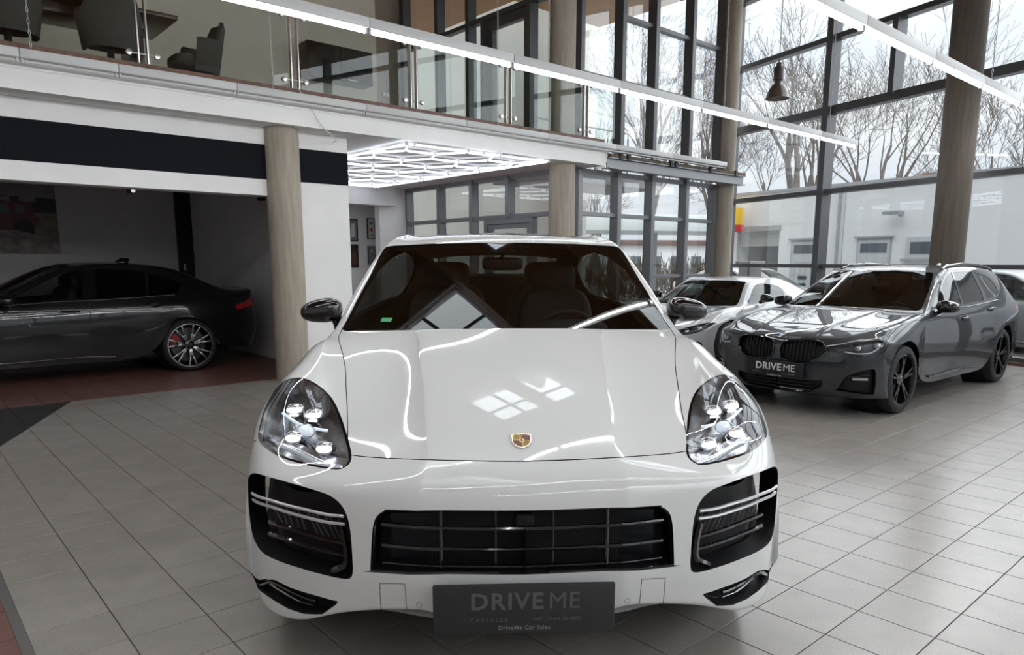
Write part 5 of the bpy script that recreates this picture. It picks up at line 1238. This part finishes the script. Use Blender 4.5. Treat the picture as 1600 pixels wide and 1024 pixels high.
    for u0, u1, v0, v1 in lights:
        f = ubox('rooflight_frame', u0, u1, v0-.06, v0, ZR-.05, ZR+.5, M_WHITE, r); ubox('rooflight_frame', u0, u1, v1, v1+.06, ZR-.05, ZR+.5, M_WHITE, r)
        ubox('rooflight_frame', u0-.06, u0, v0, v1, ZR-.05, ZR+.5, M_WHITE, r); ubox('rooflight_frame', u1, u1+.06, v0, v1, ZR-.05, ZR+.5, M_WHITE, r)
        n = 3
        for k in range(1, n): ubox('rooflight_bar', u0+(u1-u0)*k/n-.04, u0+(u1-u0)*k/n+.04, v0, v1, ZR+.40, ZR+.48, M_FRAME_D, r)
        ubox('rooflight_bar', u0, u1, (v0+v1)/2-.04, (v0+v1)/2+.04, ZR+.40, ZR+.48, M_FRAME_D, r)
        for k in range(n): ubox('rooflight_pane', u0+(u1-u0)*k/n, u0+(u1-u0)*(k+1)/n, v0, v1, ZR+.48, ZR+.49, G_PANE, r)

# ---------------------------------------------------------------- lights, railing, office furniture, pictures
M_TUBE = mat('fluorescent_tube_lit', (1, .97, .9), .4, emit=(.975, .99, 1), estr=41.0)
M_TUBE_OFF = mat('fluorescent_tube_off', (.72, .72, .70), .3)
M_RAILW = mat('white_enamel', (.62, .63, .64), .35)
M_REFL = mat('cream_reflector', (.80, .77, .70), .3)
M_HEX = mat('white_led_tube_lit', (1, 1, 1), .4, emit=(.84, .90, 1), estr=2.8)
M_LINK = mat('galvanised_link', (.45, .45, .45), .4, .8)
def light_rail(v, z, joints, chains, lit, label, up=None):
    root = empty('fluorescent_light_rail', B(joints[0], v, z), B_ROT, label, 'light', 'light rails across the showroom')
    u0 = joints[0]
    for a, b in zip(joints[:-1], joints[1:]):
        x0, x1 = a-u0, b-u0; g = .006
        h = MB().box(((x0+x1)/2, 0, .062), (x1-x0-g, .085, .082), None, .004).build('housing', M_RAILW, root)
        MB().add([(x0+.03, -.040, .019), (x1-.03, -.040, .019), (x1-.03, -.012, .030), (x0+.03, -.012, .030), (x1-.03, .012, .030), (x0+.03, .012, .030), (x1-.03, .040, .019), (x0+.03, .040, .019)],
                 [(0, 1, 2, 3), (3, 2, 4, 5), (5, 4, 6, 7)]).build('reflector', M_REFL, h)
        MB().tube([(x0+.035, 0, 0), (x1-.035, 0, 0)], .0135, 10).build('tube', M_TUBE if lit else M_TUBE_OFF, root)
        m = MB()
        for x in (x0+.018, x1-.018): m.box((x, 0, .006), (.022, .034, .05), None, .004)
        m.build('tube_socket', M_RAILW, h, kind='stuff')
    for c in chains:
        m = MB(); x = c-u0; top = up or 3.8
        n = int(top/.05)
        for k in range(n):
            zz = .11 + k*.05; e = (k % 2)
            m.tube([(x+(.009*math.cos(t) if e else 0), (0 if e else .009*math.cos(t)), zz+.03*math.sin(t)) for t in np.linspace(0, 2*PI, 7)], .003, 4, False)
        m.build('chain', M_LINK, root)
    return root
def hex_light():
    root = empty('hexagon_ceiling_light', B(6.81, 10.93, 3.015), B_ROT, 'white glowing hexagon tube light under the entrance ceiling', 'light')
    U, V = (-1.30, 1.30), (-2.55, 2.55)
    segs = []
    def add(a, b): segs.append((a, b))
    c = [(U[0], V[0]), (U[1], V[0]), (U[1], V[1]), (U[0], V[1])]
    for k in range(4):
        a, b = c[k], c[(k+1) % 4]
        n = 2 if k % 2 == 0 else 3
        for q in range(n): add((a[0]+(b[0]-a[0])*q/n, a[1]+(b[1]-a[1])*q/n), (a[0]+(b[0]-a[0])*(q+1)/n, a[1]+(b[1]-a[1])*(q+1)/n))
    r = .50; w = math.sqrt(3)*r
    seen = set()
    for i in range(-4, 5):
        for j in range(-5, 6):
            cx = 1.5*r*i + .02; cy = w*(j + .5*(i % 2)) - .30
            P = [(cx + r*math.cos(PI/3*k), cy + r*math.sin(PI/3*k)) for k in range(6)]
            for k in range(6):
                a, b = P[k], P[(k+1) % 6]
                key = tuple(sorted([(round(a[0], 2), round(a[1], 2)), (round(b[0], 2), round(b[1], 2))]))
                if key in seen: continue
                seen.add(key)
                def ins(p): return U[0]+.04 < p[0] < U[1]-.04 and V[0]+.04 < p[1] < V[1]-.04
                if ins(a) and ins(b): add(a, b)
                elif ins(a) or ins(b):
                    p, q = (a, b) if ins(a) else (b, a)
                    f = 1.0
                    for lim, ax in ((U[0], 0), (U[1], 0), (V[0], 1), (V[1], 1)):
                        d = q[ax]-p[ax]
                        if abs(d) > 1e-9:
                            t = (lim-p[ax])/d
                            if 0 < t < f: f = t
                    if f > .15: add(p, (p[0]+(q[0]-p[0])*f, p[1]+(q[1]-p[1])*f))
    for a, b in segs:
        a, b = Vector((*a, 0)), Vector((*b, 0)); d = (b-a).normalized()*.028
        MB().tube([a+d, b-d], .015, 8).build('light_tube', M_HEX, root)
    nodes = {(round(p[0], 2), round(p[1], 2)) for s in segs for p in s}
    m = MB()
    for p in nodes: m.lathe([(.0001, -.014), (.026, -.012), (.026, .03), (.0001, .035)], 8, Matrix.Translation((p[0], p[1], 0)))
    m.build('connectors', mat('connector_white', (.75, .76, .78), .4), root, kind='stuff')
    return root
def pendant():
    loc = Vector((4.86, 13.9, 4.42))
    r = empty('pendant_lamp', loc, 0, 'grey bell-shaped industrial pendant lamp hanging before the tall windows', 'lamp')
    a = mat('pendant_grey', (.20, .18, .165), .35, .6)
    MB().lathe([(.205, 0), (.215, .006), (.200, .03), (.185, .10), (.150, .18), (.10, .245), (.06, .275), (.055, .29), (.052, .285), (.09, .24), (.14, .175), (.175, .10), (.192, .02), (.205, 0)], 36).build('shade', a, r)
    MB().lathe([(.055, .28), (.06, .31), (.085, .33), (.088, .36), (.088, .54), (.075, .56), (.05, .575), (.05, .62), (.03, .64), (.0001, .64)], 24).build('ballast', mat('pendant_dark', (.11, .10, .095), .45, .5), r)
    m = MB(); superell(m, (0, 0, .13), (.045, .045, .07), 1, 1, 16, 10); m.build('bulb', mat('bulb_warm', (1, .8, .7), .3, emit=(1, .72, .62), estr=1.2), r)
    MB().tube([(0, 0, .63), (0, 0, ZR-4.42)], .007, 8).build('cord', mat('cord_grey', (.10, .10, .10), .6), r)
def railing():
    r = empty('glass_railing', B(2.36, 8.47, ZF), B_ROT, 'glass balustrade with twin steel posts along the upper floor edge', 'railing')
    dark = mat('post_cap_dark', (.06, .035, .03), .4)
    xs = [-1.67*2, -1.67, 0, 1.66, 3.33, 5.0, 6.67]
    for x in xs:
        p = MB()
        for s in (-.045, .045): p.box((x+s, 0, .50), (.014, .055, 1.04), None, .002)
        p = p.build('post', M_STEEL, r, kind=None)
        for z in (.17, .88):
            MB().tube([(x-.13, -.005, z), (x+.13, -.005, z)], .009, 8).build('clamp_rod', M_STEEL, p)
            for s in (-.135, .135): MB().lathe([(.0001, -.022), (.028, -.018), (.030, 0), (.028, .018), (.0001, .022)], 14, Matrix.Translation((x+s, -.005, z)) @ Matrix.Rotation(PI/2, 4, 'X')).build('glass_clamp', M_STEEL, p)
        MB().box((x, 0, 1.03), (.22, .09, .022), None, .004).build('post_cap', dark, p)
    for a, b in zip(xs[:-1], xs[1:]):
        MB().box(((a+b)/2, 0, .54), (b-a-.16, .010, .98)).build('glass_panel', G_RAIL, r)
    MB().box((xs[-1]+.42, 0, .54), (.62, .010, .98)).build('glass_panel', G_RAIL, r)
def office():
    wood = mat('dark_red_wood', (.055, .018, .013), .35, coat=.3, col2=(.035, .011, .008), scale=3, stretch=(1, 12, 12))
    t = empty('conference_table', B(1.5, 9.55, ZF), B_ROT, 'dark red-brown wooden table on the upper floor', 'table')
    MB().box((0, 0, .775), (2.85, 1.0, .045), None, .006).build('tabletop', wood, t); MB().box((0, 0, .70), (2.3, .55, .10), None, .004).build('apron', wood, t)
    for sx in (-1.05, 1.05): MB().box((sx, 0, .34), (.10, .60, .66), None, .01).build('leg', wood, t)
    felt = mat('grey_felt', (.058, .055, .05), .95, noise=.2, scale=60)
    proto = None
    def tub_chair(u, v, rot, label):
        c = empty('tub_chair', B(u, v, ZF), B_ROT+rot, label, 'chair', 'tub chairs around the upper floor table')
        m = MB(); n = 15; V, F = [], []
        # wrapped back: outer and inner shell
        for layer, rr in ((0, 1.0), (1, .84)):
            for i in range(n):
                a = -PI*.62 + PI*1.24*i/(n-1); e = abs(a)/(PI*.62)
                top = .90 - .25*min(1, max(0, (e-.34)/.20))
                for k, f in enumerate((0, .3, .65, .9, 1.0)):
                    z = .28 + (top-.28)*f; R = rr*(.25 + .055*f - (.02 if f == 1 else 0))
                    V.append((R*1.08*math.sin(a), -R*math.cos(a)*1.05 - .05*f, z))
        for L in (0, 1):
            for i in range(n-1):
                for k in range(4):
                    q = L*n*5 + i*5+k; f = (q, q+5, q+6, q+1); F.append(f if L == 0 else f[::-1])
        for i in range(n-1): F.append((i*5+4, (i+1)*5+4, n*5+(i+1)*5+4, n*5+i*5+4)); F.append((i*5, n*5+i*5, n*5+(i+1)*5, (i+1)*5))
        for k in range(4): F.append((k, k+1, n*5+k+1, n*5+k)); q = (n-1)*5; F.append((q+k, n*5+q+k, n*5+q+k+1, q+k+1))
        m.add(V, F, True).build('backrest', felt, c)
        m = MB(); superell(m, (0, .03, .40), (.245, .26, .075), .4, .5); m.build('seat', felt, c)
        MB().lathe([(.30, 0), (.30, .012), (.05, .03), (.035, .05), (.035, .34), (.12, .35)], 24).build('pedestal', mat('black_metal', (.01, .01, .01), .35, .6), c)
    tub_chair(2.20, 9.05, 0, 'grey felt tub chair seen from behind, second from the frame edge, before the table')
    tub_chair(1.28, 9.05, 0, 'grey felt tub chair seen from behind at the frame edge, before the table')
    tub_chair(3.22, 9.45, PI/2, 'grey felt tub chair seen from the side at the table end')
    k = empty('wall_cabinet', B(6.38, 11.83, 4.52), B_ROT, 'black two-door cabinet hung on the cream office wall', 'cabinet')
    g = mat('cabinet_black', (.008, .008, .009), .5, spec=.25)
    MB().box((0, .01, .27), (1.22, .32, .54), None, .004).build('body', mat('cabinet_brown', (.05, .032, .02), .5), k)
    for s in (-1, 1):
        d = MB().box((s*.306, -.160, .275), (.606, .02, .548), None, .003).build('door', g, k)
        MB().box((s*.02 + .22, -.176, .035), (.13, .014, .012), None, .003).build('handle', M_STEEL, d)
    s = MB().box((0, 0, 0), (.16, .012, .085), None, .004).build('switch_plate', mat('switch_white', (.7, .7, .68), .4), None, B(8.66, 13.942, 5.0), (0, 0, B_ROT)); tag(s, 'pale double switch plate on the brown office wall', 'switch')
    MB().box((-.04, -.008, 0), (.06, .006, .06), None, .002).build('rocker', mat('switch_white', (.7, .7, .68), .4), s); MB().box((.04, -.008, 0), (.06, .006, .06), None, .002).build('rocker', mat('switch_white', (.7, .7, .68), .4), s)
    pts = [B(4.02, 8.40, 3.50), B(4.06, 8.37, 3.42), B(4.15, 8.375, 3.31), B(4.24, 8.375, 3.17), B(4.34, 8.38, 3.06), B(4.45, 8.40, 3.0), B(4.57, 8.55, 2.97), B(4.62, VB-.01, 2.99)]
    L = smooth_loop([p[:] for p in pts], 5, False)
    tag(MB().tube([Vector(p) for p in L], .006, 6).build('loose_cable', mat('cable_white', (.7, .69, .66), .5)), 'white loose cable drooping from the balcony edge to the pier', 'cable')
def picture(name, u, v, z, w, h, label, frame_m, face_m, art, normal_v=True, fw=.02):
    o = MB().box((0, 0, 0), (w, .02, h), None, .002).build(name, face_m, None, B(u, v, z), (0, 0, B_ROT)); tag(o, label, 'picture')
    if fw:
        for s in (-1, 1):
            MB().box((s*(w/2+fw/2-.002), -.004, 0), (fw, .034, h+2*fw), None, .002).build('frame_bar', frame_m, o); MB().box((0, -.004, s*(h/2+fw/2-.002)), (w, .034, fw), None, .002).build('frame_bar', frame_m, o)
    for c, (x, y, a, b) in art: MB().box((x, -.011, y), (a, .003, b)).build('print', c, o)
    return o
def pictures():
    blk = mat('picture_frame_black', (.01, .01, .01), .4); pap = mat('picture_paper', (.62, .62, .64), .7); gry = mat('picture_grey', (.22, .22, .23), .6, noise=.6, scale=25); red = mat('picture_red', (.45, .03, .03), .6); dk = mat('picture_dark', (.05, .025, .025), .5, noise=.5, scale=12)
    picture('framed_print', 8.82, 14.985, 2.235, .18, .44, 'white framed print with a small red square on the passage wall', blk, pap, [(red, (0, -.02, .06, .075)), (gry, (0, .12, .09, .05)), (gry, (0, -.14, .08, .02))])
    picture('framed_print', 8.81, 14.985, 1.63, .19, .42, 'grey patterned print hung below the red-square print', blk, gry, [(mat('picture_mid', (.4, .4, .4), .6), (0, .1, .08, .06))], fw=.004)
    picture('framed_print', 8.345, 14.985, 2.19, .20, .46, 'upper dark-framed print half hidden behind the white pier edge', blk, gry, [(pap, (0, 0, .10, .3))])
    picture('framed_print', 8.345, 14.985, 1.61, .22, .52, 'dark reddish print below another at the white pier edge', blk, dk, [(mat('picture_brown', (.10, .05, .04), .5), (0, -.05, .13, .25))], fw=.004)
    # big photo print on the back wall of the bay
    w, h = 2.2, 1.10; cu, cz = 1.32, 2.165
    o = MB().box((0, 0, 0), (w, .015, h)).build('wall_print', mat('print_floor_tan', (.21, .175, .14), .5, noise=.25, scale=9), None, B(cu, 14.19, cz), (0, 0, B_ROT)); tag(o, 'large photo print of a red off-road vehicle on the bay wall', 'poster')
    def flat(poly, c, d=.008, nm='print'):
        return MB().prism([(x, y) for x, y in poly], Matrix.Translation((0, -d, 0)) @ Matrix.Rotation(PI/2, 4, 'X'), .001).build(nm, c, o)
    sky = mat('print_hall_dark', (.035, .035, .04), .5); lt = mat('print_ceiling_grey', (.27, .27, .265), .5); rd = mat('print_red', (.12, .009, .017), .4); rdd = mat('print_red_dark', (.03, .003, .006), .4); gl = mat('print_glass', (.12, .14, .15), .4); bk = mat('print_black', (.012, .012, .013), .5); sil = mat('print_silver', (.30, .275, .25), .5, noise=.4, scale=7)
    flat([(-1.1, .1), (1.1, .1), (1.1, .55), (-1.1, .55)], sky, .0085); flat([(-1.1, .40), (1.1, .33), (1.1, .55), (-1.1, .55)], lt, .009)
    flat([(-.2, .40), (.25, .41), (.25, .46), (-.2, .46)], bk, .0095)
    for x in (-.9, -.4, .25, .6): flat([(x, .28), (x+.22, .27), (x+.22, .34), (x, .345)], lt, .0092)
    flat([(-1.1, -.18), (.55, -.18), (.80, -.12), (.86, .02), (.80, .05), (.74, .26), (-1.1, .28)], rd, .0095, 'print_vehicle')
    for x0, x1 in ((.02, .22), (.30, .46), (.52, .66)): flat([(x0, .08), (x1, .08), (x1-.02, .22), (x0+.02, .22)], gl, .010)
    flat([(-1.1, .05), (-.1, .05), (-.1, .25), (-1.1, .25)], bk, .010); flat([(-1.1, -.05), (.8, -.02), (.8, 0), (-1.1, -.03)], rdd, .010)
    for x in (-.55, .62): flat(ell((x, -.17), (.15, .16)), bk, .0105, 'print_wheel')
    flat([(-.35, -.55), (-.28, -.33), (.05, -.20), (.5, -.18), (.95, -.28), (1.1, -.36), (1.1, -.55)], sil, .011, 'print_car')
    for k in range(7): flat([(-.28+.09*k, -.36+.012*k), (.2+.09*k, -.245-.012*k), (.7+.06*k, -.27-.02*k), (.7+.06*k, -.278-.02*k), (.2+.09*k, -.255-.012*k), (-.28+.09*k, -.368+.012*k)], lt, .0115, 'print_highlight')
    flat([(-1.1, -.20), (-.55, -.22), (-.5, -.30), (-1.1, -.38)], bk, .0112)
    # spot heads under the bay ceiling
    for k, (u, lab, on) in enumerate(((2.52, 'small black ceiling spot with its lamp glowing in the bay', 1), (4.17, 'small black unlit ceiling spot near the round column', 0))):
        s = empty('ceiling_spot', B(u, 10.0, 2.35), B_ROT, lab, 'light')
        MB().tube([(0, 0, .41), (0, 0, .05)], .012, 8).build('stem', blk, s)
        MB().box((0, 0, .01), (.085, .10, .10), None, .012).build('head', blk, s)
        MB().lathe([(.0001, 0), (.022, 0), (.026, -.01)], 16, Matrix.Translation((.015, -.055, -.01)) @ Matrix.Rotation(PI/2, 4, 'X')).build('spot_lens', mat('spot_lit', (1, 1, 1), .3, emit=(.85, .85, 1), estr=.7) if on else M_GBLACK, s)

# ---------------------------------------------------------------- outside the glass
M_BARK = mat('bare_bark', (.15, .13, .115), .9, noise=.3, scale=6)
def bare_tree(loc, h, seed, label, spread=.55, droop=0.0, depth=6, lean=0.0, first=.34, m=None, thick=.022):
    rng = random.Random(seed); T, K = [], []
    def grow(p, d, L, r, lv):
        n = 3 if lv < 3 else 2; pts = [p.copy()]; q = p.copy(); dd = d.copy()
        for k in range(n):
            dd = (dd + Vector((rng.uniform(-1, 1), rng.uniform(-1, 1), rng.uniform(-.5, .8) - droop*lv*.35))*(.16 if lv else .05)).normalized()
            q = q + dd*(L/n); pts.append(q.copy())
        rr = [r*(1-.42*k/n) for k in range(n+1)]
        (T if lv < 3 else K).append((pts, rr))
        if lv >= depth: return
        m = 5 if lv == 0 else 3
        for k in range(m):
            a = 2*PI*(k + rng.random()*.7)/m; f = 1 if (k == 0) else rng.uniform(.45, 1.0)
            base = pts[-1] if f > .9 else pts[1 + int(f*(n-1))]
            x = dd.orthogonal().normalized(); y = dd.cross(x); s = (spread if lv else spread*.8)*rng.uniform(.7, 1.25)*(.55 if k == 0 else 1)
            nd = (dd + (x*math.cos(a)+y*math.sin(a))*s + Vector((0, 0, .10-droop*.25*lv))).normalized()
            grow(base, nd, L*(rng.uniform(.60, .80) if lv else rng.uniform(.60, .85)), rr[-1]*rng.uniform(.60, .78), lv+1)
    grow(Vector((0, 0, 0)), Vector((lean, 0, 1)).normalized(), h*first, h*thick, 0)
    r = empty('bare_tree', loc, 0, label, 'tree')
    a = MB()
    for p, rr in T: a.tube(p, rr, 6, False)
    a.build('trunk', m or M_BARK, r)
    b = MB()
    for p, rr in K: b.tube(p, [max(v*.8, .008) for v in rr], 3, False, False)
    b.build('branches', m or M_BARK, r, kind='stuff')
def outdoors():
    ground = ubox('pavement', -30, 90, -60, 90, -.32, -.21, mat('asphalt', (.30, .30, .295), .9, noise=.15, scale=1.2), kind='structure')
    # paving strip along the glass front
    c = MB(); V = [P_front(-6, z, d) for z in (-.21, -.12) for d in (.10, 3.6)] + [P_front(12.4, z, d) for z in (-.21, -.12) for d in (.10, 3.6)]
    c.add(V, [(0, 1, 3, 2), (4, 6, 7, 5), (0, 4, 5, 1), (2, 3, 7, 6), (0, 2, 6, 4), (1, 5, 7, 3)]).build('path', mat('red_paving', (.23, .125, .10), .85, noise=.2, scale=5), kind='structure')
    V = [P_front(-6, z, d) for z in (-.0, .05) for d in (-.20, .10)] + [P_front(12.4, z, d) for z in (-.0, .05) for d in (-.20, .10)]
    MB().add(V, [(0, 1, 3, 2), (4, 6, 7, 5), (0, 4, 5, 1), (2, 3, 7, 6), (0, 2, 6, 4), (1, 5, 7, 3)]).build('kerb', mat('brown_kerb', (.16, .09, .075), .7), kind='structure')
    # white neighbour building
    a33 = math.radians(33); N = Vector((math.cos(a33), math.sin(a33), 0)); D = Vector((-math.sin(a33), math.cos(a33), 0)); C = 18.495
    def W(t, z, d=0.0): return N*(C+d) + D*t + Vector((0, 0, z))
    def wb(name, t0, t1, z0, z1, d0, d1, m, parent, label=None):
        V = [W(t, z, d) for t in (t0, t1) for z in (z0, z1) for d in (d0, d1)]
        return MB().add(V, [(0, 1, 3, 2), (4, 6, 7, 5), (0, 4, 5, 1), (2, 3, 7, 6), (0, 2, 6, 4), (1, 5, 7, 3)]).build(name, m, parent, label=label)
    b = empty('building', (0, 0, 0), 0, 'low white building with doors and a garage opening beyond the glass front', 'building')
    wm = mat('white_render', (.86, .87, .885), .85, noise=.02, scale=1.5); rec = mat('recess_grey', (.50, .52, .54), .6); gl = mat('dull_window', (.10, .125, .15), .12, coat=.3); dw = mat('white_door', (.62, .64, .66), .5); alu = mat('sill_grey', (.42, .43, .45), .5)
    wb('wall', -10, 13.95, -.3, 3.58, 0, 6, wm, b); wb('wall', 15.5, 15.75, -.3, 3.58, 0, 6, wm, b); wb('wall', 13.95, 15.5, 2.46, 3.58, 0, 6, wm, b); wb('wall', 13.95, 15.5, -.3, 2.46, 4, 6, mat('garage_dark', (.10, .10, .11), .8), b)
    wb('parapet', -10, 15.8, 3.5, 3.58, -.06, .2, alu, b); wb('garage_lintel', 13.9, 15.55, 2.40, 2.55, -.05, .2, alu, b); wb('shutter', 13.97, 15.48, 1.95, 2.40, .15, .22, mat('shutter_white', (.55, .56, .58), .5), b)
    for k in range(6): wb('shutter_slat', 13.97, 15.48, 1.95+.075*k, 1.96+.075*k, .14, .15, alu, b)
    wb('downpipe', 12.02, 12.08, -.3, 3.5, -.07, 0, alu, b); wb('wall_joint', 11.9, 11.92, -.3, 3.5, -.006, 0, alu, b)
    for t0, t1, full in ((12.62, 13.52, 1), (10.52, 11.48, 1)):
        wb('door_recess', t0, t1, -.2, 2.10, -.012, 0, rec, b); d = wb('door_frame', t0+.05, t1-.05, -.2, 2.05, -.03, -.012, dw, b)
        wb('fanlight', t0+.12, t1-.12, 1.72, 1.96, -.04, -.03, gl, d); wb('door_leaf', t0+.10, t1-.10, -.2, 1.62, -.045, -.03, dw, d)
        for k in range(4): wb('leaf_groove', t0+.18+k*(t1-t0-.36)/3-.015, t0+.18+k*(t1-t0-.36)/3+.015, .6, 1.42, -.05, -.045, rec, d)
        for z in (.55, 1.44): wb('leaf_groove', t0+.16, t1-.16, z, z+.03, -.05, -.045, rec, d)
        wb('canopy', t0-.06, t1+.06, 2.10, 2.15, -.08, 0, alu, b)
    wb('letter_plate', 12.93, 13.2, .98, 1.08, -.06, -.045, mat('letter_plate_dark', (.05, .05, .05), .5), b)
    w = wb('window_frame', 9.35, 10.15, 1.55, 2.10, -.035, 0, dw, b); wb('window_pane', 9.45, 10.03, 1.68, 1.97, -.045, -.035, gl, w); wb('window_sill', 9.28, 10.22, 1.50, 1.56, -.12, 0, alu, w)
    lm = wb('lamp_bracket', 10.30, 10.36, 2.62, 2.72, -.12, 0, alu, b, 'grey flood lamp on the white wall'); wb('lamp_head', 10.22, 10.66, 2.66, 2.74, -.34, -.10, mat('lamp_head_grey', (.33, .34, .36), .4), lm)
    s = wb('fuel_sign', 15.12, 15.60, 2.58, 3.10, -.75, -.20, mat('sign_yellow', (.85, .50, .02), .5), None); tag(s, 'yellow box sign with a red lower band on the white building', 'sign')
    wb('red_band', 15.115, 15.605, 2.40, 2.60, -.755, -.195, mat('sign_red', (.60, .03, .03), .5), s)
    ch = MB().box((0, 0, 0), (.9, .7, 1.6)).build('chimney', mat('chimney_orange', (.55, .20, .09), .8, noise=.2, scale=8), None, (19.0, 33.5, 4.6)); tag(ch, 'orange brick chimney beyond the white building roof', 'chimney')
    MB().box((0, 0, .84), (1.05, .85, .10)).build('chimney_cap', alu, ch)
    # trees
    bare_tree((11.3, 29.0, -.2), 10.5, 3, 'wide bare tree with the thickest trunk above the white building', .55, thick=.034)
    bare_tree((19.4, 40.0, -.2), 14.5, 11, 'bare tree behind the second big window pane, leaning branches', .55, lean=.10)
    bare_tree((17.9, 27.0, -.2), 8.6, 23, 'bare tree next to the slanting concrete column', .52, lean=-.05)
    bare_tree((13.6, 50.0, -.2), 17.0, 31, 'bare tree just beside the far round column', .45)
    bm = mat('birch_bark', (.26, .235, .215), .9, noise=.3, scale=6)
    bare_tree((7.0, 38.0, -.2), 13.5, 41, 'slim weeping bare birch seen through the last far panes', .36, .22, m=bm)
    bare_tree((3.2, 28.0, -.2), 6.5, 47, 'small bare birch seen through the middle far panes', .36, .1, m=bm, depth=5)
    # far row: canopy, hedge, house
    cn = empty('canopy_roof', (5.2, 27.0, -.2), B_ROT - .5, 'pale flat canopy roof seen through the far lower panes', 'canopy')
    MB().box((0, 0, 3.0), (9, 3.5, .55), None, .02).build('roof', mat('canopy_white', (.72, .76, .76), .5), cn)
    for x in (-3.8, 0, 3.8): MB().box((x, 0, 1.4), (.2, .2, 2.8)).build('post', M_FRAME, cn)
    hg = MB(); rr = random.Random(5)
    for k in range(1500):
        c = Vector((rr.uniform(-7, 7), rr.uniform(-.7, .7), rr.uniform(0, .9))); d = Vector((rr.uniform(-.6, .6), rr.uniform(-.6, .6), rr.uniform(.5, 1.2)))*rr.uniform(.6, 1.2); e = Vector((rr.uniform(-.2, .2), rr.uniform(-.2, .2), .3))
        hg.tube([c, c+d*.6, c+d+e*.5], [.03, .022, .012], 3, False, False)
    hg.build('hedge', mat('winter_hedge', (.12, .075, .05), .95, col2=(.13, .115, .06), scale=1.5, bump=.6), None, (5.2, 33.0, -.2), (0, 0, .1), kind='stuff')
    h = empty('house', (7.6, 44.0, -.2), .15, 'distant low white house with a row of windows', 'house')
    MB().box((0, 0, 1.3), (9, 5, 2.6)).build('wall', wm, h); MB().box((0, 0, 2.75), (9.6, 5.6, .3), None, .02).build('roof', mat('house_roof', (.16, .10, .08), .8), h)
    for x in (-3.4, -2.2, -1.0, .2, 1.4, 2.6): MB().box((x, -2.52, 1.45), (.6, .06, 1.1)).build('window', gl, h)
    # beige wing of the same building seen behind the entrance glazing
    o = ubox('wall_wing', 14.0, 14.4, 13.4, 30, -.3, 15, mat('beige_wing', (.48, .47, .41), .85, noise=.05, scale=1), kind='structure')
    rl = empty('terrace_rail', B(10.2, 11.2, ZF), B_ROT, 'grey terrace handrail outside the far upper panes', 'railing')
    MB().tube([(0, 0, .95), (3.2, 0, .95)], .025, 8).build('handrail', M_FRAME, rl)
    for x in (0.02, 1.05, 2.1, 3.18): MB().tube([(x, 0, -.1), (x, 0, .95)], .018, 8).build('rail_post', M_FRAME, rl)
    MB().box((1.6, 0, -.22), (3.6, 1.6, .25)).build('terrace_slab', alu, rl)
    # outside cars
    a = build_saloon('parked_car', 0, 0, 0, (.46, .50, .51), 'pale parked car outside, at the tail of the grey estate', False, True)
    a.location = P_front(5.0, -.12, 2.3); a.rotation_euler[2] = math.radians(25)
    c = copy_tree(a, None, 'white parked car outside, its roof behind the silver coupe'); c.location = P_front(11.7, -.12, 2.3)
    p = empty('letterbox_pillar', P_front(12.74, -.21, .8), math.radians(25), 'grey square pillar with a flat cap outside by the far column', 'pillar')
    MB().box((0, 0, .83), (.36, .36, 1.62), None, .01).build('pillar_body', mat('pillar_grey', (.17, .17, .17), .6), p); MB().box((0, 0, 1.67), (.46, .46, .07), None, .01).build('pillar_cap', mat('pillar_cap_grey', (.30, .30, .30), .6), p)

# ---------------------------------------------------------------- assemble
build_floor(); build_shell()
build_white_suv(); build_estate(); build_coupe()
build_saloon('saloon_car', -.68, 11.18, 0, (.0045, .0045, .0065), 'nearly black saloon car with bright wheels in the unlit left bay')
light_rail(5.53, 3.335, [-3.0, -1.43, .14, 1.71, 3.28, 4.85, 6.42, 7.99, 9.56, 11.10, 12.36], [.9, 5.35, 8.5, 11.4], True, 'lit light rail crossing the picture centre, in front of the balcony')
light_rail(2.83, 3.34, [-1.4, .12, 1.66, 3.2, 4.74, 6.28, 7.78, 9.22, 10.62, 12.05], [1.0, 4.0, 9.55, 11.2], True, 'lit light rail at the upper frame corner, nearest the slanting concrete column')
light_rail(8.27, 3.30, [-1.9, -.33, 1.24, 2.06, 3.23, 4.83, 6.40, 7.97, 9.54, 11.1, 12.85], [1.34, 3.66, 7.0, 10.2], False, 'unlit light rail hung along the balcony edge')
light_rail(.10, 3.34, [-2.9, -1.35, .2, 1.75, 3.3, 4.85, 6.4, 7.95, 9.5, 11.05], [-2, 1, 4, 8, 10.5], True, 'lit light rail beyond the near picture edge, one row before the frontmost rail in view')
light_rail(-2.65, 3.34, [-2.9, -1.35, .2, 1.75, 3.3, 4.85, 6.4, 7.95, 9.5], [-2, 1, 4, 8], True, 'lit light rail beyond the near picture edge, two rows before the frontmost rail in view')
hex_light(); pendant(); railing(); office(); pictures(); outdoors()
